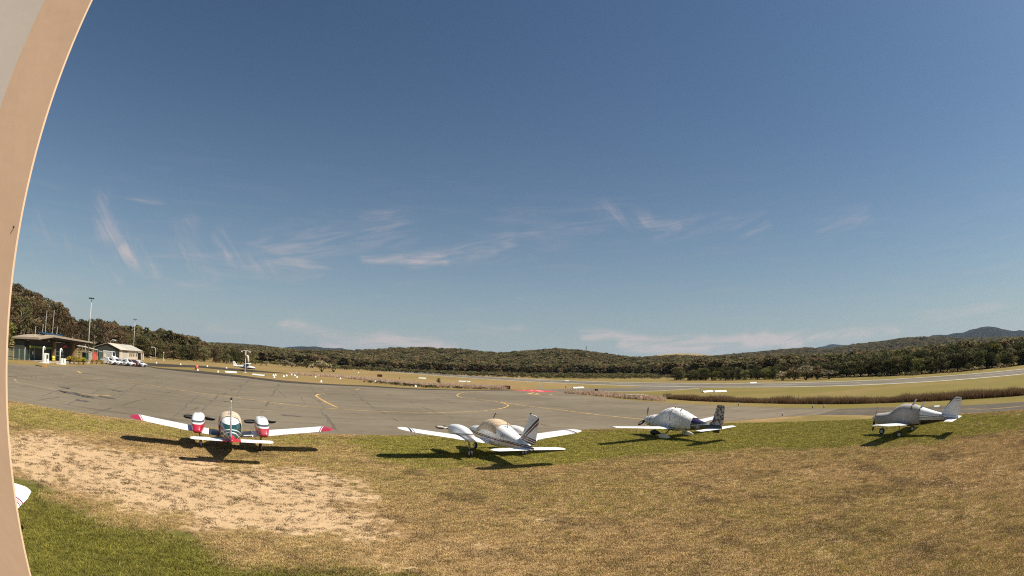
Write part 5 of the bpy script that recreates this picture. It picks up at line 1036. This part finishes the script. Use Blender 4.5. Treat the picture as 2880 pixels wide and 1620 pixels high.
# ------------------------------------------------------------------ stuff: forest canopy, scrub, reeds, grass
def scatter(name, label, cat, pts, rotz, scl, var, protos, attrs=None, tilt=None):
    """one object: copies of the prototype plants standing on the given points"""
    pts = np.asarray(pts, np.float32); me = bpy.data.meshes.new(name); me.vertices.add(len(pts)); me.vertices.foreach_set('co', pts.ravel())
    def att(nm, typ, arr, key): a_ = me.attributes.new(nm, typ, 'POINT'); a_.data.foreach_set(key, np.asarray(arr).ravel())
    rot = np.zeros((len(pts), 3), np.float32); rot[:, 2] = rotz
    if tilt is not None: rot[:, :2] = tilt
    att('p_rot', 'FLOAT_VECTOR', rot, 'vector'); att('p_scl', 'FLOAT_VECTOR', np.asarray(scl, np.float32), 'vector'); att('p_var', 'INT', np.asarray(var, np.int32), 'value')
    for k_, v_a in (attrs or {}).items(): att(k_, 'FLOAT', np.asarray(v_a, np.float32), 'value')
    o = bpy.data.objects.new(name, me); COL.objects.link(o); tag(o, label, cat, None, 'stuff')
    col = bpy.data.collections.new(name+'_prototypes')
    for p_ in protos: col.objects.link(p_)
    ng = bpy.data.node_groups.new(name, 'GeometryNodeTree'); ng.interface.new_socket('Geometry', in_out='INPUT', socket_type='NodeSocketGeometry'); ng.interface.new_socket('Geometry', in_out='OUTPUT', socket_type='NodeSocketGeometry')
    gi = ng.nodes.new('NodeGroupInput'); go = ng.nodes.new('NodeGroupOutput'); ip = ng.nodes.new('GeometryNodeInstanceOnPoints'); ci = ng.nodes.new('GeometryNodeCollectionInfo')
    ci.inputs['Collection'].default_value = col; ci.inputs['Separate Children'].default_value = True; ci.inputs['Reset Children'].default_value = True
    ip.inputs['Pick Instance'].default_value = True
    def na(nm, typ): n_ = ng.nodes.new('GeometryNodeInputNamedAttribute'); n_.data_type = typ; n_.inputs['Name'].default_value = nm; return n_.outputs[0]
    ng.links.new(gi.outputs[0], ip.inputs['Points']); ng.links.new(ci.outputs[0], ip.inputs['Instance'])
    ng.links.new(na('p_var', 'INT'), ip.inputs['Instance Index']); ng.links.new(na('p_rot', 'FLOAT_VECTOR'), ip.inputs['Rotation']); ng.links.new(na('p_scl', 'FLOAT_VECTOR'), ip.inputs['Scale'])
    ng.links.new(ip.outputs[0], go.inputs[0]); md = o.modifiers.new('scatter', 'NODES'); md.node_group = ng; return o
def proto_tree(seed, kind, m, n, size, h=10., sp=3.6):
    tm, cm = make_tree(seed, h, sp, kind, n, size); c = np.array([v.co for v in tm.vertices]); mb = MB()
    mb.v = [tuple(v.co) for v in tm.vertices]; mb.f = [tuple(p.vertices) for p in tm.polygons]; mb.mi = [0]*len(mb.f); b = len(mb.v)
    mb.v += [tuple(v.co) for v in cm.vertices]; mb.f += [tuple(i_+b for i_ in p.vertices) for p in cm.polygons]; mb.mi += [1]*len(cm.polygons)
    me = mb.mesh('plant', False); me.materials.append(M_BARK); me.materials.append(m); return bpy.data.objects.new('plant', me)
M_RDG = [leaf_mat('ridge_leaf_brown', (.165, .12, .058), (.22, .165, .085), .4, .4), leaf_mat('ridge_leaf_olive', (.14, .122, .052), (.195, .168, .076), .4, .4), leaf_mat('ridge_leaf_dark', (.085, .080, .036), (.13, .118, .052), .4, .4)]
FP = [proto_tree(900+k, ('tall', 'dense')[k % 2], m, 280, .70) for k, m in enumerate((M_RDG[0], M_RDG[1], M_RDG[0], M_RDG[2], M_RDG[1], M_RDG[0]))]
def polar(n, a0, a1, d0, d1):
    a = rng.uniform(a0, a1, n); d = np.sqrt(rng.uniform(d0*d0, d1*d1, n)); return a, d
def forest(name, label, n, a0, a1, d0, d1, zf, h0, h1, protos=FP, keep=None, wide=1.25):
    a, d = polar(n, a0, a1, d0, d1)
    if keep is not None: k = keep(a, d); a, d = a[k], d[k]
    z = zf(a, d) if zf else np.zeros_like(a); h_ = rng.uniform(h0, h1, len(a)); x, y = d*np.sin(np.radians(a)), d*np.cos(np.radians(a))
    big = np.clip(.8+fbm(x, y, 60.)*.4, .85, 1.1); h_ = h_*big; w_ = h_/10*rng.uniform(.9, 1.4, len(a))*wide
    return scatter(name, label, 'forest', np.stack([x, y, z-.4], 1), rng.uniform(0, 6.28, len(a)), np.stack([w_, w_, h_/10], 1), rng.integers(0, len(protos), len(a)), protos)
forest('ridge_forest', 'olive brown gum forest covering the long central ridge', 15000, -64, 64, 470, 1010, zC, 8.5, 11.5)
forest('lowland_forest', 'mixed flat woodland at the foot of the ridge', 3800, -33, 20, 400, 500, zC, 4.5, 9)
forest('right_woodland', 'dense woodland behind the dark tree row', 4200, 16, 66, 225, 480, None, 6, 9.5, keep=lambda a, d: d > np.interp(a, [16, 30, 45, 66], [330, 230, 205, 225]))
forest('left_woodland', 'gum forest behind the tall gum trees', 1300, -68, -34, 265, 480, None, 9, 13)
forest('hill_forest', 'forest on the wooded hills to the right', 7500, 16, 66, 1150, 2150, zR, 9, 12, wide=1.6)
forest('dark_ridge_forest', 'forest on the dark ridge to the left', 4200, -44, -10, 1900, 2650, zL, 9, 12, wide=1.8)
SP = [proto_tree(950+k, 'shrub', m, 150, .3, 2.4, 2.0) for k, m in enumerate((M_OLV, M_DKL, M_EUC, M_OLV))]
a, d = polar(2600, -30, 26, 262, 430); kk = d > np.interp(a, [-30, -14, 0, 14, 26], [330, 330, 268, 245, 235]); a, d = a[kk], d[kk]; h_ = rng.uniform(.5, 1.15, len(a))*np.clip((d-230)/60, .35, 1.0)
scatter('salt_marsh_scrub', 'low dark green scrub between the runway and the forest', 'scrub', np.stack([d*np.sin(np.radians(a)), d*np.cos(np.radians(a)), 0*a], 1), rng.uniform(0, 6.28, len(a)), np.stack([h_*1.4, h_*1.4, h_*.8], 1), rng.integers(0, 4, len(a)), SP)
# reeds
def blade_mat(name, lo, hi, tip=None, hgt=1.0):
    m, t, b = bsdf_mat(name); MATS[name] = m; oi = N(t, 'ShaderNodeObjectInfo'); c = MIXC(t, oi.outputs['Random'], lo, hi)
    if tip: s = N(t, 'ShaderNodeSeparateXYZ', inp={0: N(t, 'ShaderNodeTexCoord').outputs['Object']}); c = MIXC(t, MAPR(t, s.outputs[2], hgt*.55, hgt*1.05), c, tip)
    t.links.new(c, b.inputs['Base Color']); b.inputs['Roughness'].default_value = .9; b.inputs['Specular IOR Level'].default_value = .1
    tl = N(t, 'ShaderNodeBsdfTranslucent', inp={0: c}); mx = N(t, 'ShaderNodeMixShader', inp={0: .25, 1: b.outputs[0], 2: tl.outputs[0]}); t.links.new(mx.outputs[0], t.nodes['Material Output'].inputs[0]); return m
def tuft(seed, n, rad, h, wd, m, lean=.35):
    r_ = np.random.default_rng(seed); vs = []; fs = []
    for k in range(n):
        a = r_.uniform(0, 6.28); p = np.array([math.cos(a), math.sin(a), 0])*rad*math.sqrt(r_.uniform()); b = r_.uniform(0, 6.28); t_ = np.array([math.cos(b), math.sin(b), 0]); hh = h*r_.uniform(.55, 1.1)
        o_ = np.array([-t_[1], t_[0], 0])*wd*.5; l_ = np.array([math.cos(a), math.sin(a), 0])*lean*hh*r_.uniform(0, 1); i0 = len(vs)
        vs += [p-o_, p+o_, p+l_*.4+o_*.8+[0, 0, hh*.55], p+l_*.4-o_*.8+[0, 0, hh*.55], p+l_+[0, 0, hh]]; fs += [(i0, i0+1, i0+2, i0+3), (i0+3, i0+2, i0+4)]
    me = bpy.data.meshes.new('tuft'); me.from_pydata([tuple(v) for v in vs], [], fs); me.materials.append(m); return bpy.data.objects.new('tuft', me)
def strip_pts(near, wd, n, dens=None):
    s = rng.uniform(0, 1, n); P2 = np.array([along(near, v) for v in s]); u = P2/np.linalg.norm(P2, axis=1)[:, None]; return P2+u*(wd*rng.uniform(0, 1, n))[:, None]
RB = blade_mat('reed_brown', (.14, .082, .046), (.235, .145, .078), (.30, .21, .105), 1.0); RP = blade_mat('reed_pale', (.50, .36, .26), (.68, .52, .38))
NEARR = [(26.03, 88.12), (28.74, 79.01), (33.38, 70.30), (37.75, 62.13), (41.82, 54.96), (46.40, 49.11), (50.44, 42.84), (54.77, 34.93), (66, 26), (78, 8)]
p_ = strip_pts(NEARR, 3.4, 13000); n = len(p_); hs_ = (.28+.8*fbm(p_[:,0]*1.0, p_[:,1]*1.0, 3.5))*rng.uniform(.5, 1.25, n)
scatter('reed_bed', 'tall red brown reed bed along the drain beside the taxiway', 'reeds', np.c_[p_, np.zeros(n)], rng.uniform(0, 6.28, n), np.stack([np.ones(n), np.ones(n), hs_], 1), rng.integers(0, 3, n), [tuft(k, 12, .36, (1.0, .85, 1.2)[k], .045, RB, .38) for k in range(3)])
pm = np.concatenate([strip_pts([(-65.33, 149.72), (-57.04, 154.27), (-50.20, 154.63), (-40.16, 146.74), (-29.98, 133.73)], 7, 1700), strip_pts([(-36.10, 139.16), (-25.41, 129.35), (-19.39, 124.74), (-11.19, 126.54)], 8, 1900), strip_pts([(-11.77, 123.83), (-6.84, 123.70), (-0.98, 124.42)], 7, 1400), strip_pts([(11.38, 110.20), (15.50, 103.13), (19.75, 90.21), (23.92, 80.55)], 3, 500)]); n = len(pm)
scatter('dry_reeds', 'pale dry reeds on the verge beyond the apron', 'reeds', np.c_[pm, np.zeros(n)], rng.uniform(0, 6.28, n), np.stack([np.full(n, 1.4)]*2+[rng.uniform(.45, 1.25, n)], 1), rng.integers(0, 3, n), [tuft(20+k, 14, .35, .85, .06, RP, .3) for k in range(3)])
pm = strip_pts([(-37.19, 132.45), (-27.39, 126.11), (-18.49, 118.99), (-10.75, 121.60), (-5.96, 122.32)], 5, 90); n = len(pm); hs_ = rng.uniform(.08, .3, n)
scatter('verge_scrub', 'dark low scrub among the dry reeds', 'scrub', np.c_[pm, np.zeros(n)], rng.uniform(0, 6.28, n), np.stack([hs_*1.3, hs_*1.3, hs_], 1), rng.integers(0, 4, n), SP)
# lawn: short tufts thick near the building, thinner on the bare sand
def grass_mat():
    m, t, b = bsdf_mat('grass_blade'); MATS['grass_blade'] = m
    at = lambda n_: N(t, 'ShaderNodeAttribute', attribute_name=n_, attribute_type='INSTANCER').outputs['Fac']
    oi = N(t, 'ShaderNodeObjectInfo'); r0 = oi.outputs['Random']
    c = MIXC(t, r0, (.38, .262, .118), (.62, .45, .23)); g_ = MIXC(t, r0, (.235, .22, .042), (.41, .375, .09)); l_ = MIXC(t, r0, (.14, .135, .026), (.30, .265, .062))
    gm = MAPR(t, MATH(t, 'ADD', at('green'), MATH(t, 'MULTIPLY', MATH(t, 'SUBTRACT', MATH(t, 'FRACT', MATH(t, 'MULTIPLY', r0, 13.7)), .5), .8)), .2, .75)
    c = MIXC(t, gm, c, g_); lm_ = MAPR(t, MATH(t, 'ADD', at('lush'), MATH(t, 'MULTIPLY', MATH(t, 'SUBTRACT', MATH(t, 'FRACT', MATH(t, 'MULTIPLY', r0, 5.3)), .5), .7)), .3, .7)
    c = MIXC(t, lm_, c, l_); c = MIXC(t, MAPR(t, at('sand'), .5, .9), c, (.17, .12, .065))
    p = N(t, 'ShaderNodeNewGeometry').outputs['Position']; n1, n2 = NOISE(t, p, .33, 5, .65), NOISE(t, p, 1.4, 4, .6)
    c = MIXC(t, MATH(t, 'MULTIPLY', MAPR(t, n1, .50, .64), MATH(t, 'SUBTRACT', .6, MATH(t, 'MULTIPLY', MATH(t, 'MAXIMUM', lm_, gm), .5))), c, (.19, .125, .068))
    c = MIXC(t, .5, c, MIXC(t, MAPR(t, n2, .32, .68), (.55, .54, .52), (1.3, 1.28, 1.22)), 'MULTIPLY')
    t.links.new(c, b.inputs['Base Color']); b.inputs['Roughness'].default_value = .9; b.inputs['Specular IOR Level'].default_value = .1
    tl = N(t, 'ShaderNodeBsdfTranslucent', inp={0: c}); mx = N(t, 'ShaderNodeMixShader', inp={0: .2, 1: b.outputs[0], 2: tl.outputs[0]}); t.links.new(mx.outputs[0], t.nodes['Material Output'].inputs[0]); return m
GM = grass_mat(); n = 300000
a = rng.uniform(-68, 68, n); d = 7+43*rng.uniform(0, 1, n)**1.15; gx_, gy_ = d*np.sin(np.radians(a)), d*np.cos(np.radians(a))
edge = np.array([p[:2] for p in NEAR]+[(60., 3.)]); e_o = np.argsort(edge[:, 0]); lim = np.interp(gx_, edge[e_o, 0], edge[e_o, 1])
sf, lf, gf = ground_fields(gx_, gy_); patch = fbm(gx_+7, gy_+3, 1.6)
keep = (gy_ < lim-.15) & (rng.uniform(0, 1, n) < np.where(sf > .45, np.clip((fbm(gx_+40, gy_*1.5, .34)-.47)*4.0, .04, 1)*np.clip(1.6-sf, .6, 1), np.clip(1.05-sf*.8, .05, 1)*np.clip((patch-.1)*3.2, .55, 1)))
gx_, gy_, sf, lf, gf, d = (v[keep] for v in (gx_, gy_, sf, lf, gf, d)); n = len(gx_)
hs_ = rng.uniform(.4, 1.0, n)*(1+.5*lf)*np.clip(.8+d/60, .8, 1.5)*np.where(sf > .5, .75, 1); ws_ = rng.uniform(.8, 1.5, n)*np.clip(.7+d/40, .8, 1.7)
scatter('lawn_grass', 'short dry and green grass of the parking lawn', 'grass', np.stack([gx_, gy_, 0*gx_], 1), rng.uniform(0, 6.28, n), np.stack([ws_, ws_, hs_], 1), rng.integers(0, 5, n), [tuft(40+k, 13, .085, .05, .014, GM, .9) for k in range(5)], {'sand': sf, 'lush': lf, 'green': gf})

# scattered taller weeds and seed stalks
n = 5200; a = rng.uniform(-66, 66, n); d = 9+34*rng.uniform(0, 1, n)**1.3; wx, wy = d*np.sin(np.radians(a)), d*np.cos(np.radians(a)); lim = np.interp(wx, edge[e_o, 0], edge[e_o, 1])
sf, lf, gf = ground_fields(wx, wy); kp = (wy < lim-.1) & (rng.uniform(0, 1, n) < np.clip((fbm(wx-30, wy+60, 2.2)-.42)*4, .05, 1)) & (sf < .9); wx, wy, sf, lf, gf = (v[kp] for v in (wx, wy, sf, lf, gf)); n = len(wx)
scatter('lawn_weeds', 'scattered taller weeds in the parking lawn', 'weeds', np.stack([wx, wy, 0*wx], 1), rng.uniform(0, 6.28, n), np.stack([rng.uniform(.6, 1.4, n)]*2+[rng.uniform(.5, 1.3, n)], 1), rng.integers(0, 3, n), [tuft(70+k, 16, .12, .10, .014, GM, .8) for k in range(3)], {'sand': sf*.6, 'lush': lf, 'green': np.clip(gf+.25, 0, 1)})
# ------------------------------------------------------------------ air
hz = MB().box((0, 4000, 125), (21000, 21000, 254)).build('haze', None); tag(hz, 'thin pale haze over the whole valley', 'haze', None, 'stuff')
m = bpy.data.materials.new('haze_air'); m.use_nodes = True; t = m.node_tree; t.nodes.clear(); mo = t.nodes.new('ShaderNodeOutputMaterial'); pv = t.nodes.new('ShaderNodeVolumePrincipled')
pv.inputs['Color'].default_value = (.58, .76, 1.0, 1); pv.inputs['Density'].default_value = 0.00003; pv.inputs['Anisotropy'].default_value = .2
t.links.new(pv.outputs[0], mo.inputs['Volume']); hz.data.materials.append(m)
